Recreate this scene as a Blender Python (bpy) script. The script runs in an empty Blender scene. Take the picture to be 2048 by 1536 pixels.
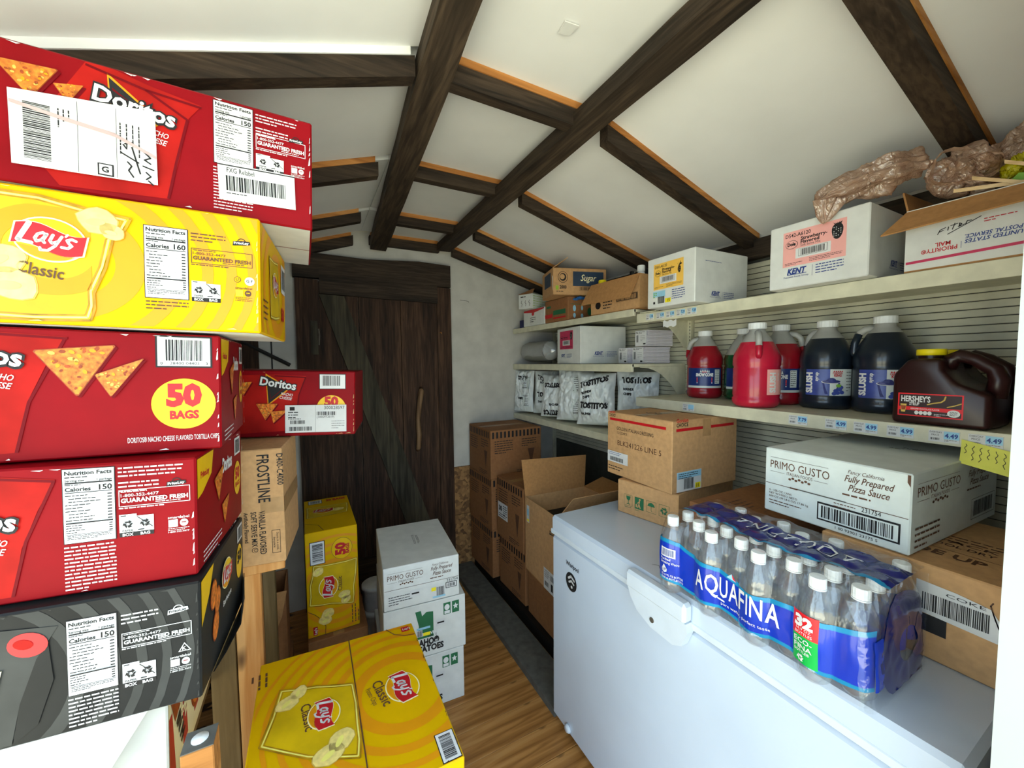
import bpy, bmesh, math, random
from mathutils import Vector, Matrix, noise
R = math.radians
scene = bpy.context.scene
COL = scene.collection
# ------------------------------------------------------------------ camera, light, exposure
cam_d = bpy.data.cameras.new('camera'); cam_d.sensor_width = 36.0
cam_d.lens = 36.0 * 770.0 / 2048.0; cam_d.clip_start = 0.02
cam = bpy.data.objects.new('camera', cam_d); COL.objects.link(cam); scene.camera = cam
def aim_camera():
    a, p, r = R(27.8), R(3.2), R(0.5)
    fw = Vector((math.sin(a)*math.cos(p), math.cos(a)*math.cos(p), -math.sin(p)))
    rt = Vector((math.cos(a), -math.sin(a), 0)); up = rt.cross(fw)
    rt2 = rt*math.cos(r) - up*math.sin(r); up2 = up*math.cos(r) + rt*math.sin(r)
    m = Matrix((rt2, up2, -fw)).transposed().to_4x4(); m.translation = (0, 0, 1.58)
    cam.matrix_world = m
aim_camera()
world = bpy.data.worlds.new('world'); scene.world = world; world.use_nodes = True
bg = world.node_tree.nodes['Background']
bg.inputs['Color'].default_value = (0.62, 0.82, 1.0, 1); bg.inputs['Strength'].default_value = 2.7
sun_d = bpy.data.lights.new('sun', 'SUN'); sun_d.energy = 17.5; sun_d.angle = R(2); sun_d.color = (1, .95, .86)
sun = bpy.data.objects.new('sun', sun_d); COL.objects.link(sun); sun.rotation_euler = Vector((-.12, -.42, -.90)).to_track_quat('-Z', 'Y').to_euler()
scene.view_settings.view_transform = 'Standard'; scene.view_settings.look = 'None'
scene.view_settings.exposure = 0.62; scene.view_settings.gamma = 1.0
scene.view_settings.use_curve_mapping = False
scene.cycles.transparent_max_bounces = 24

# ------------------------------------------------------------------ materials
def lin(c):
    return tuple((x/255/12.92 if x/255 <= .04045 else ((x/255+.055)/1.055)**2.4) for x in c)
MATS = {}
def M(name, rgb, rough=.6, var=.08, scale=18, bump=.0, metal=0, spec=.4, trans=0, alpha=1, coat=0, stretch=(1,1,1), emit=0):
    if name in MATS: return MATS[name]
    m = bpy.data.materials.new(name); m.use_nodes = True; nt = m.node_tree; N = nt.nodes; L = nt.links
    b = N['Principled BSDF']; c = lin(rgb)
    b.inputs['Roughness'].default_value = rough; b.inputs['Metallic'].default_value = metal
    b.inputs['Specular IOR Level'].default_value = spec; b.inputs['Transmission Weight'].default_value = trans
    b.inputs['Alpha'].default_value = alpha; b.inputs['Coat Weight'].default_value = coat
    tc = N.new('ShaderNodeTexCoord'); mp = N.new('ShaderNodeMapping'); mp.inputs['Scale'].default_value = stretch
    L.new(tc.outputs['Object'], mp.inputs['Vector'])
    nz = N.new('ShaderNodeTexNoise'); nz.inputs['Scale'].default_value = scale; nz.inputs['Detail'].default_value = 4
    L.new(mp.outputs['Vector'], nz.inputs['Vector'])
    rp = N.new('ShaderNodeValToRGB')
    lo = [max(0, x*(1-2*var)) for x in c]; hi = [min(1, x*(1+2*var)) for x in c]
    rp.color_ramp.elements[0].position = .3; rp.color_ramp.elements[0].color = (*lo, 1)
    rp.color_ramp.elements[1].position = .7; rp.color_ramp.elements[1].color = (*hi, 1)
    L.new(nz.outputs['Fac'], rp.inputs['Fac']); L.new(rp.outputs['Color'], b.inputs['Base Color'])
    if bump:
        bp = N.new('ShaderNodeBump'); bp.inputs['Strength'].default_value = bump; bp.inputs['Distance'].default_value = .004
        L.new(nz.outputs['Fac'], bp.inputs['Height']); L.new(bp.outputs['Normal'], b.inputs['Normal'])
    MATS[name] = m; return m
def wood(name, c_dark, c_mid, c_light, along, rough=.75, fine=90, bump=.3, knots=None):
    """grain stretched along axis index `along`"""
    m = bpy.data.materials.new(name); m.use_nodes = True; nt = m.node_tree; N = nt.nodes; L = nt.links
    b = N['Principled BSDF']; b.inputs['Roughness'].default_value = rough; b.inputs['Specular IOR Level'].default_value = .25
    tc = N.new('ShaderNodeTexCoord'); mp = N.new('ShaderNodeMapping')
    s = [1.0, 1.0, 1.0]; s[along] = .07; mp.inputs['Scale'].default_value = s
    L.new(tc.outputs['Object'], mp.inputs['Vector'])
    n1 = N.new('ShaderNodeTexNoise'); n1.inputs['Scale'].default_value = fine; n1.inputs['Detail'].default_value = 6; n1.inputs['Distortion'].default_value = .6
    n2 = N.new('ShaderNodeTexNoise'); n2.inputs['Scale'].default_value = fine*.16; n2.inputs['Detail'].default_value = 3
    for n in (n1, n2): L.new(mp.outputs['Vector'], n.inputs['Vector'])
    ad = N.new('ShaderNodeMath'); ad.operation = 'MULTIPLY_ADD'; ad.inputs[1].default_value = .5
    L.new(n1.outputs['Fac'], ad.inputs[0])
    mu = N.new('ShaderNodeMath'); mu.operation = 'MULTIPLY'; mu.inputs[1].default_value = .5
    L.new(n2.outputs['Fac'], mu.inputs[0]); L.new(mu.outputs[0], ad.inputs[2])
    rp = N.new('ShaderNodeValToRGB'); e = rp.color_ramp.elements
    e[0].position = .36; e[0].color = (*lin(c_dark), 1); e[1].position = .64; e[1].color = (*lin(c_light), 1)
    x = e.new(.5); x.color = (*lin(c_mid), 1)
    L.new(ad.outputs[0], rp.inputs['Fac']); out = rp.outputs['Color']
    if knots:
        mp2 = N.new('ShaderNodeMapping'); s2 = [1, 1, 1]; s2[along] = .38; mp2.inputs['Scale'].default_value = s2
        L.new(tc.outputs['Object'], mp2.inputs['Vector'])
        nk = N.new('ShaderNodeTexNoise'); nk.inputs['Scale'].default_value = knots; nk.inputs['Detail'].default_value = 1.5
        L.new(mp2.outputs['Vector'], nk.inputs['Vector'])
        rk = N.new('ShaderNodeValToRGB'); rk.color_ramp.elements[0].position = .61; rk.color_ramp.elements[1].position = .66
        L.new(nk.outputs['Fac'], rk.inputs['Fac'])
        mx = N.new('ShaderNodeMixRGB'); mx.inputs['Color2'].default_value = (*lin((58, 30, 14)), 1)
        L.new(rk.outputs['Color'], mx.inputs['Fac']); L.new(out, mx.inputs['Color1']); out = mx.outputs['Color']
    L.new(out, b.inputs['Base Color'])
    bp = N.new('ShaderNodeBump'); bp.inputs['Strength'].default_value = bump; bp.inputs['Distance'].default_value = .003
    L.new(n1.outputs['Fac'], bp.inputs['Height']); L.new(bp.outputs['Normal'], b.inputs['Normal'])
    MATS[name] = m; return m
def osb_material():
    m = bpy.data.materials.new('osb'); m.use_nodes = True; nt = m.node_tree; N = nt.nodes; L = nt.links
    b = N['Principled BSDF']; b.inputs['Roughness'].default_value = .8
    tc = N.new('ShaderNodeTexCoord'); v = N.new('ShaderNodeTexVoronoi'); v.inputs['Scale'].default_value = 45
    L.new(tc.outputs['Object'], v.inputs['Vector'])
    rp = N.new('ShaderNodeValToRGB'); rp.color_ramp.elements[0].color = (*lin((92, 62, 34)), 1); rp.color_ramp.elements[1].color = (*lin((168, 124, 74)), 1)
    sp = N.new('ShaderNodeSeparateColor'); L.new(v.outputs['Color'], sp.inputs[0]); L.new(sp.outputs[0], rp.inputs['Fac'])
    L.new(rp.outputs['Color'], b.inputs['Base Color']); return m
def film(name, tint=(.97, .985, 1), gloss=.16, rough=.08, base=.04, edge=.55):
    """thin clear plastic: mostly transparent, a little gloss, a trace of haze"""
    m = bpy.data.materials.new(name); m.use_nodes = True; nt = m.node_tree; N = nt.nodes; L = nt.links
    N.remove(N['Principled BSDF']); out = N['Material Output']
    t = N.new('ShaderNodeBsdfTransparent'); t.inputs['Color'].default_value = (*tint, 1)
    g = N.new('ShaderNodeBsdfGlossy'); g.inputs['Roughness'].default_value = rough
    d = N.new('ShaderNodeBsdfDiffuse'); d.inputs['Color'].default_value = (.8, .86, .92, 1)
    lw = N.new('ShaderNodeLayerWeight'); lw.inputs['Blend'].default_value = .25
    nz = N.new('ShaderNodeTexNoise'); nz.inputs['Scale'].default_value = 60; tc = N.new('ShaderNodeTexCoord')
    L.new(tc.outputs['Object'], nz.inputs['Vector'])
    bp = N.new('ShaderNodeBump'); bp.inputs['Strength'].default_value = .35; bp.inputs['Distance'].default_value = .004
    L.new(nz.outputs['Fac'], bp.inputs['Height']); L.new(bp.outputs['Normal'], g.inputs['Normal'])
    mu = N.new('ShaderNodeMath'); mu.operation = 'MULTIPLY_ADD'; mu.inputs[1].default_value = edge; mu.inputs[2].default_value = gloss
    L.new(lw.outputs['Facing'], mu.inputs[0])
    m1 = N.new('ShaderNodeMixShader'); m1.inputs['Fac'].default_value = base; L.new(t.outputs[0], m1.inputs[1]); L.new(d.outputs[0], m1.inputs[2])
    m2 = N.new('ShaderNodeMixShader'); L.new(mu.outputs[0], m2.inputs['Fac']); L.new(m1.outputs[0], m2.inputs[1]); L.new(g.outputs[0], m2.inputs[2])
    L.new(m2.outputs[0], out.inputs['Surface']); MATS[name] = m; return m

DARKX = wood('dark stained wood across', (30, 23, 17), (52, 41, 31), (74, 60, 46), 0)
DARKY = wood('dark stained wood lengthwise', (34, 27, 20), (58, 47, 36), (82, 68, 53), 1)
DARKZ = wood('dark stained wood upright', (32, 21, 14), (58, 40, 28), (84, 60, 43), 2)
BRACE = wood('weathered green grey wood', (40, 36, 26), (66, 60, 46), (86, 78, 60), 2, fine=60)
ORANGE = wood('raw orange lumber', (140, 88, 40), (178, 118, 60), (200, 144, 84), 0, fine=50)
PINE = wood('knotty pine stud', (150, 96, 48), (190, 130, 70), (212, 160, 100), 2, fine=45, knots=9)
STUD = wood('dull olive stud', (92, 74, 44), (120, 98, 62), (140, 116, 78), 2, fine=45)
FLOOR = wood('varnished pine floor', (126, 80, 36), (180, 126, 68), (208, 158, 98), 0, rough=.38, fine=42, bump=.15, knots=13)
PALE = wood('pale stick wood', (205, 170, 120), (226, 194, 146), (238, 212, 170), 1, fine=60)
TWIG = wood('bark stripped branch', (92, 68, 46), (126, 98, 70), (150, 122, 92), 2, fine=40)
OSB = osb_material()
WALL = M('white rough paint', (196, 192, 182), .85, .05, 9, .35)
FOAM = M('white ceiling board', (230, 230, 229), .8, .03, 3, .05)
JAMB = M('white door jamb paint', (178, 183, 178), .5, .01, 6)
SHELF = M('grey beige enamel steel', (208, 204, 178), .42, .05, 22, .03)
SLAT = M('grey beige slat panel', (206, 202, 178), .55, .06, 14, .03)
GROOVE = M('shadow groove backing', (70, 70, 62), .9)
BLACKB = M('black base panel', (14, 14, 15), .5, .1)
GREYB = M('grey painted board', (92, 90, 84), .8, .12, 25, .2)
KRAFT = M('kraft cardboard', (194, 150, 102), .8, .05, 60, .05)
KRAFT2 = M('kraft cardboard brown', (142, 96, 58), .8, .05, 60, .05)
KRAFTIN = M('kraft inner liner', (176, 128, 78), .85, .05, 70, .05)
KEDGE = M('cut cardboard edge', (196, 160, 112), .9, .1, 120)
WCARD = M('white cardboard', (216, 217, 212), .6, .03, 20, .02)
GWCARD = M('cool white cardboard', (214, 222, 218), .5, .03, 20, .02)
RED = M('glossy red print', (130, 6, 16), .5, .08, 7, .02, spec=.12)
REDD = M('deep red print', (104, 6, 16), .5, .06, 9, spec=.12)
REDB = M('bright red bag print', (164, 24, 18), .5, .12, 12, spec=.12)
YEL = M('glossy yellow print', (218, 170, 0), .5, .03, 8, .02, spec=.12)
YELO = M('amber ring print', (222, 146, 4), .45, .03, 8)
YELB = M('yellow bag print', (208, 172, 6), .42, .1, 10)
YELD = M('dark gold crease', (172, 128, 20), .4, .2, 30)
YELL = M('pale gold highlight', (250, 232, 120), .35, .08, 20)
GOLD = M('round badge yellow', (232, 184, 0), .35, .02)
BLK = M('black glossy print', (34, 34, 34), .4, .12, 10, .02, spec=.15)
BLK2 = M('charcoal grey print', (62, 62, 60), .4, .1, 12, spec=.15)
INK = M('black ink', (22, 20, 22), .6, .05)
INKR = M('red ink', (190, 22, 30), .5, .05)
INKB = M('blue ink', (34, 58, 130), .5, .05)
INKBR = M('brown ink', (92, 60, 40), .6, .1)
INKG = M('green ink', (36, 104, 66), .6, .05)
WHITE = M('white print', (222, 222, 220), .5, .02)
PAPER = M('white sticker paper', (212, 212, 210), .6, .03)
CHIP = M('nacho chip print', (206, 112, 34), .45, .28, 130)
CHIPE = M('toasted chip edge', (150, 62, 18), .5, .2, 90)
POT = M('potato chip print', (238, 214, 128), .45, .08, 70)
POTS = M('potato chip shade', (206, 172, 78), .5, .1, 60)
LRED = M('banner red', (190, 28, 36), .35, .03)
CREAM = M('cream outline', (252, 240, 190), .4, .02)
PINKL = M('pink label', (240, 172, 164), .5, .03)
YELLAB = M('amber label', (240, 190, 84), .5, .03)
MAGL = M('magenta label', (196, 48, 88), .5, .04)
BLUEST = M('pale blue sticker', (150, 200, 222), .5, .05)
YELST = M('bright yellow sticker', (246, 226, 30), .5, .03)
NOTE = M('yellow sticky note', (220, 218, 96), .7, .03)
NAVYB = M('navy box panel', (44, 62, 84), .6, .06)
TAPE = M('brown packing tape', (186, 146, 100), .25, .05, 40, alpha=.85)
FRZ = M('white freezer enamel', (196, 207, 221), .22, .015, 5, .01, coat=.5)
FRZG = M('grey door gasket', (150, 154, 158), .6)
HANDLE = M('white freezer handle plastic', (204, 212, 220), .35, .02)
CAPW = M('white plastic cap', (236, 238, 236), .4, .02)
METAL = M('dull metal', (120, 114, 104), .45, .1, 30, metal=.7)
DARKMET = M('dark iron', (46, 42, 40), .6, .1, metal=.4)
BANDB = M('blue printed film', (10, 52, 176), .22, .06, 9, coat=.3)
BANDN = M('navy printed film', (24, 32, 104), .2, .14, 14, coat=.3)
BANDT = M('teal film edge', (24, 132, 176), .22, .1, 12)
GREENP = M('bright green print', (10, 170, 72), .3, .03)
REDP = M('bright red panel', (226, 30, 40), .3, .03)
CLEAR = film('clear bottle plastic', (.985, .995, 1), .09, .04, .05, .34)
WRAP = film('clear shrink wrap', (.99, .995, 1), .05, .10, .015, .35)
SLEEVE = film('clear sleeve film', (.97, .97, .96), .16, .15, .12)
MILK = M('milky jug plastic', (196, 196, 190), .4, .04, 10, trans=.35)
LIQ_R = M('red syrup', (150, 20, 34), .25, .08, 8, coat=.3)
LIQ_P = M('pink red syrup', (186, 26, 54), .25, .06, 8, coat=.3)
LIQ_G = M('green syrup', (14, 74, 40), .25, .08, 8, coat=.3)
LIQ_B = M('blue black syrup', (24, 34, 46), .28, .08, 8, coat=.3)
LABN = M('navy syrup label', (28, 48, 108), .3, .05)
LABB = M('blueberry label', (60, 76, 150), .3, .12, 25)
LABW = M('grey white label', (206, 212, 208), .3, .03)
BERRY = M('blueberry print', (50, 56, 120), .4, .2, 40)
LEAF = M('leaf green print', (120, 170, 60), .5, .1)
CHOC = M('chocolate brown plastic', (42, 16, 16), .34, .08, 8)
CAPY = M('yellow screw cap', (236, 214, 20), .45, .03)
FOIL = M('white chip bag film', (220, 224, 222), .24, .04, 9, .12, coat=.3)
def thin(name, rgb, rough=.3, tr=.45, gl=.12):
    m = bpy.data.materials.new(name); m.use_nodes = True; nt = m.node_tree; N = nt.nodes; L = nt.links; N.remove(N['Principled BSDF'])
    c = lin(rgb); nz = N.new('ShaderNodeTexNoise'); nz.inputs['Scale'].default_value = 25; tc = N.new('ShaderNodeTexCoord'); L.new(tc.outputs['Object'], nz.inputs['Vector'])
    rp = N.new('ShaderNodeValToRGB'); rp.color_ramp.elements[0].color = (*[x*.8 for x in c], 1); rp.color_ramp.elements[1].color = (*[min(1, x*1.15) for x in c], 1); L.new(nz.outputs['Fac'], rp.inputs['Fac'])
    d = N.new('ShaderNodeBsdfDiffuse'); t = N.new('ShaderNodeBsdfTranslucent'); g = N.new('ShaderNodeBsdfGlossy'); g.inputs['Roughness'].default_value = rough; a = N.new('ShaderNodeBsdfTransparent')
    for n in (d, t): L.new(rp.outputs['Color'], n.inputs['Color'])
    nf = N.new('ShaderNodeTexNoise'); nf.inputs['Scale'].default_value = 38; nf.inputs['Detail'].default_value = 3; nf.inputs['Distortion'].default_value = 1.6; L.new(tc.outputs['Object'], nf.inputs['Vector'])
    bu = N.new('ShaderNodeBump'); bu.inputs['Strength'].default_value = .8; bu.inputs['Distance'].default_value = .012; L.new(nf.outputs['Fac'], bu.inputs['Height'])
    for n in (d, t, g): L.new(bu.outputs['Normal'], n.inputs['Normal'])
    m1 = N.new('ShaderNodeMixShader'); m1.inputs['Fac'].default_value = tr; L.new(d.outputs[0], m1.inputs[1]); L.new(t.outputs[0], m1.inputs[2])
    m2 = N.new('ShaderNodeMixShader'); m2.inputs['Fac'].default_value = gl; L.new(m1.outputs[0], m2.inputs[1]); L.new(g.outputs[0], m2.inputs[2])
    m3 = N.new('ShaderNodeMixShader'); m3.inputs['Fac'].default_value = .12; L.new(m2.outputs[0], m3.inputs[1]); L.new(a.outputs[0], m3.inputs[2])
    L.new(m3.outputs[0], N['Material Output'].inputs['Surface']); return m
TAN = thin('tan carrier bag film', (228, 192, 164), .22, .5, .2)
TUB = M('white tub plastic', (222, 222, 216), .45)
PKT = M('lilac white packet board', (208, 204, 210), .6, .03)
PKTE = M('packet sheet edge', (176, 170, 184), .7, .04)
LIME = M('lime pattern print', (150, 184, 50), .5, .04)
BLUEPL = M('blue crinkled plastic', (40, 96, 160), .3, .3, 40, .3)
BOTBLK = M('black bottle plastic', (16, 16, 18), .35)
BOTRED = M('red bottle plastic', (196, 30, 50), .4)
CUPW = M('translucent cup plastic', (206, 208, 206), .25, .05, 12, trans=.4)
GROUND = M('pale concrete outside', (194, 190, 166), .9, .06, 2)

# ------------------------------------------------------------------ mesh helpers
def link(name, mesh, parent=None):
    o = bpy.data.objects.new(name, mesh); COL.objects.link(o)
    if parent is not None: o.parent = parent
    return o
def empty(name, loc=(0, 0, 0), rot=(0, 0, 0), label=None, cat=None, group=None, kind=None):
    o = bpy.data.objects.new(name, None); COL.objects.link(o); o.location = loc; o.rotation_euler = rot
    o.empty_display_size = .05
    return tag(o, label, cat, group, kind)
def tag(o, label=None, cat=None, group=None, kind=None):
    for k, v in (('label', label), ('category', cat), ('group', group), ('kind', kind)):
        if v: o[k] = v
    return o
class MB:
    def __init__(s): s.v = []; s.f = []; s.m = []; s.mats = []; s.smooth = False
    def mi(s, m):
        if m not in s.mats: s.mats.append(m)
        return s.mats.index(m)
    def add(s, vs, fs, m):
        k = len(s.v); s.v += [tuple(p) for p in vs]; i = s.mi(m)
        for f in fs: s.f.append([k+q for q in f]); s.m.append(i)
    def box(s, a, b, m, bev=0.0):
        x0, y0, z0 = a; x1, y1, z1 = b
        if bev <= 0:
            s.add([(x0,y0,z0),(x1,y0,z0),(x1,y1,z0),(x0,y1,z0),(x0,y0,z1),(x1,y0,z1),(x1,y1,z1),(x0,y1,z1)],
                  [(0,3,2,1),(4,5,6,7),(0,1,5,4),(1,2,6,5),(2,3,7,6),(3,0,4,7)], m); return
        lo, hi = (x0,y0,z0), (x1,y1,z1); idx = {}; vs = []
        for cx in (0,1):
            for cy in (0,1):
                for cz in (0,1):
                    c = (cx,cy,cz)
                    for ax in range(3):
                        p = [hi[i]-bev if c[i] else lo[i]+bev for i in range(3)]
                        p[ax] = hi[ax] if c[ax] else lo[ax]
                        idx[(c, ax)] = len(vs); vs.append(p)
        fs = []
        def F(l):
            ctr = Vector(((x0+x1)/2,(y0+y1)/2,(z0+z1)/2)); P = [Vector(vs[i]) for i in l]
            n = (P[1]-P[0]).cross(P[2]-P[0]); c = sum(P, Vector())/len(P)
            fs.append(l if n.dot(c-ctr) > 0 else l[::-1])
        for ax in range(3):
            o = [i for i in range(3) if i != ax]
            for sd in (0,1):
                q = []
                for a_, b_ in ((0,0),(1,0),(1,1),(0,1)):
                    c = [0,0,0]; c[ax] = sd; c[o[0]] = a_; c[o[1]] = b_; q.append(idx[(tuple(c), ax)])
                F(q)
            for a_ in (0,1):
                for b_ in (0,1):
                    c0 = [0,0,0]; c1 = [0,0,0]; c1[ax] = 1
                    for c in (c0,c1): c[o[0]] = a_; c[o[1]] = b_
                    c0, c1 = tuple(c0), tuple(c1)
                    F([idx[(c0,o[0])], idx[(c1,o[0])], idx[(c1,o[1])], idx[(c0,o[1])]])
        for cx in (0,1):
            for cy in (0,1):
                for cz in (0,1): F([idx[((cx,cy,cz),i)] for i in range(3)])
        s.add(vs, fs, m)
    def hexa(s, p, m):
        """p: 4 bottom points counter-clockwise from above, then 4 top points"""
        s.add(p, [(0,3,2,1),(4,5,6,7),(0,1,5,4),(1,2,6,5),(2,3,7,6),(3,0,4,7)], m)
    def slab(s, pts, n, m):
        """flat polygon pts given thickness vector n"""
        k = len(pts); n = Vector(n); P = [Vector(p) for p in pts]
        vs = P + [p+n for p in P]
        s.add(vs, [tuple(range(k))[::-1], tuple(range(k, 2*k))] + [(i, (i+1) % k, k+(i+1) % k, k+i) for i in range(k)], m)
    def lathe(s, prof, m, c=(0,0,0), seg=28, a0=0, a1=2*math.pi, ridge=0):
        vs = []; full = abs(a1-a0-2*math.pi) < 1e-6; n = seg if full else seg+1
        for r, z in prof:
            for i in range(n):
                a = a0+(a1-a0)*i/seg; q = r*(1+ridge*(i % 2))
                vs.append((c[0]+q*math.cos(a), c[1]+q*math.sin(a), c[2]+z))
        fs = []
        for j in range(len(prof)-1):
            for i in range(seg):
                k = (i+1) % n; fs.append((j*n+i, j*n+k, (j+1)*n+k, (j+1)*n+i))
        s.add(vs, fs, m)
    def tube(s, path, rad, m, seg=10, caps=True):
        P = [Vector(p) for p in path]; vs = []; prev = None
        rr = rad if isinstance(rad, (list, tuple)) else [rad]*len(P)
        for i, p in enumerate(P):
            d = (P[min(i+1, len(P)-1)]-P[max(i-1, 0)]).normalized()
            if prev is None: u = d.orthogonal().normalized()
            else: u = (prev-d*prev.dot(d)).normalized()
            prev = u; w = d.cross(u)
            for k in range(seg):
                a = 2*math.pi*k/seg; vs.append(p+(u*math.cos(a)+w*math.sin(a))*rr[i])
        fs = [(i*seg+k, i*seg+(k+1) % seg, (i+1)*seg+(k+1) % seg, (i+1)*seg+k) for i in range(len(P)-1) for k in range(seg)]
        if caps: fs += [tuple(range(seg))[::-1], tuple((len(P)-1)*seg+k for k in range(seg))]
        s.add(vs, fs, m)
    def grid(s, fn, nu, nv, m):
        vs = [fn(i/nu, j/nv) for j in range(nv+1) for i in range(nu+1)]
        s.add(vs, [(j*(nu+1)+i, j*(nu+1)+i+1, (j+1)*(nu+1)+i+1, (j+1)*(nu+1)+i) for j in range(nv) for i in range(nu)], m)
    def mesh(s, name, smooth=False):
        me = bpy.data.meshes.new(name); me.from_pydata(s.v, [], s.f)
        for m in s.mats: me.materials.append(m)
        me.polygons.foreach_set('material_index', s.m)
        if smooth: me.polygons.foreach_set('use_smooth', [True]*len(s.f))
        me.update(); return me
    def build(s, name, parent=None, smooth=False): return link(name, s.mesh(name, smooth), parent)
def smooth_by_angle(o, deg=40):
    me = o.data; me.polygons.foreach_set('use_smooth', [True]*len(me.polygons)); me.update()
    try: me.set_sharp_from_angle(angle=R(deg))
    except Exception: pass
    return o
def crumple(p, amp, sc, seed=0):
    q = Vector(p)*sc + Vector((seed*3.1, seed*1.7, seed*2.3))
    return (abs(noise.noise(q)) - .25 + .5*(abs(noise.noise(q*2.3)) - .25)) * amp

# ------------------------------------------------------------------ flat print
FONT = bpy.data.curves.new('type', 'FONT'); FONT.resolution_u = 2
FOBJ = bpy.data.objects.new('type', FONT); TCACHE = {}
def text_mesh(t, bold, shear):
    k = (t, bold, shear)
    if k not in TCACHE:
        FONT.body = t; FONT.offset = bold; FONT.shear = shear
        me = bpy.data.meshes.new_from_object(FOBJ)
        TCACHE[k] = ([(v.co.x/.682, v.co.y/.682) for v in me.vertices], [tuple(p.vertices) for p in me.polygons])
        bpy.data.meshes.remove(me)
    return TCACHE[k]
class Print:
    """flat printing laid on a surface given by fn(u, v, lift)"""
    def __init__(s, fn, sub=0): s.fn = fn; s.mb = MB(); s.sub = sub; s.T()
    def T(s, ou=0, ov=0, rot=0, k=1): s.t = (ou, ov, math.cos(R(rot))*k, math.sin(R(rot))*k); return s
    def _p(s, u, v, l):
        ou, ov, c, sn = s.t; return s.fn(ou+u*c-v*sn, ov+u*sn+v*c, .0005*l)
    def poly(s, pts, m, l=1):
        s.mb.add([s._p(u, v, l) for u, v in pts], [tuple(range(len(pts)))], m); return s
    def rect(s, u0, v0, u1, v1, m, l=1):
        n = max(1, int((u1-u0)/s.sub)) if s.sub else 1
        for i in range(n):
            a, b = u0+(u1-u0)*i/n, u0+(u1-u0)*(i+1)/n; s.poly([(a,v0),(b,v0),(b,v1),(a,v1)], m, l)
        return s
    def ell(s, cu, cv, ru, rv, m, l=1, n=28, rot=0):
        c, q = math.cos(R(rot)), math.sin(R(rot)); pts = []
        for i in range(n):
            a = 2*math.pi*i/n; x, y = ru*math.cos(a), rv*math.sin(a); pts.append((cu+x*c-y*q, cv+x*q+y*c))
        return s.poly(pts, m, l)
    def ring(s, cu, cv, r0, r1, m, l, clip, n=44, sq=1):
        for i in range(n):
            a, b = 2*math.pi*i/n, 2*math.pi*(i+1)/n
            q = [(cu+r*math.cos(t), cv+r*math.sin(t)*sq) for r, t in ((r0,a),(r1,a),(r1,b),(r0,b))]
            q = clip_poly(q, clip)
            if len(q) > 2: s.poly(q, m, l)
        return s
    def text(s, t, u, v, size, m, l=2, rot=0, bold=.012, shear=0, w=None, al='L'):
        vs, fs = text_mesh(t, bold, shear)
        if not vs: return s
        x0 = min(p[0] for p in vs); x1 = max(p[0] for p in vs)
        kx = (w/(x1-x0) if w else size); wd = (x1-x0)*kx
        off = {'L': 0, 'C': -wd/2, 'R': -wd}[al]; c, q = math.cos(R(rot)), math.sin(R(rot))
        out = []
        for x, y in vs:
            a = (x-x0)*kx+off; b = y*size; out.append(s._p(u+a*c-b*q, v+a*q+b*c, l))
        s.mb.add(out, fs, m); return s
    def stroke(s, pts, w, m, l=2, round_=True):
        for (a, b), (c, d) in zip(pts, pts[1:]):
            n = math.hypot(c-a, d-b) or 1e-9; x, y = -(d-b)/n*w/2, (c-a)/n*w/2
            s.poly([(a+x,b+y),(a-x,b-y),(c-x,d-y),(c+x,d+y)], m, l)
        if round_:
            for a, b in pts: s.ell(a, b, w/2, w/2, m, l, 10)
        return s
    def lines(s, u, v, w, n, dv, th, m, l=2, seed=1):
        rnd = random.Random(seed)
        for i in range(n):
            x = u; e = u+w*(1 if i < n-1 else rnd.uniform(.4, .9)); y = v-i*dv; h = th*.72
            while x < e-.001:
                k = rnd.uniform(1.2, 4)*th; s.rect(x, y-h, min(x+k, e), y, m, l); x += k+th*.55
        return s
    def bars(s, u, v, w, h, m, l=2, seed=1, n=42):
        rnd = random.Random(seed); x = u; unit = w/(n*2.3)
        while x < u+w:
            k = unit*rnd.choice((1,1,2,3)); s.rect(x, v, min(x+k, u+w), v+h, m, l); x += k+unit*rnd.choice((1,1,2))
        return s
    def build(s, name, parent, label=None):
        o = s.mb.build(name, parent)
        if label: o['label'] = label
        return o
def clip_poly(p, box):
    u0, v0, u1, v1 = box
    for ax, lim, sg in ((0,u0,1),(0,u1,-1),(1,v0,1),(1,v1,-1)):
        out = []
        for i in range(len(p)):
            a, b = p[i], p[(i+1) % len(p)]; da, db = (a[ax]-lim)*sg, (b[ax]-lim)*sg
            if da >= 0: out.append(a)
            if (da >= 0) != (db >= 0):
                t = da/(da-db); out.append((a[0]+(b[0]-a[0])*t, a[1]+(b[1]-a[1])*t))
        p = out
        if not p: return []
    return p

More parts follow.
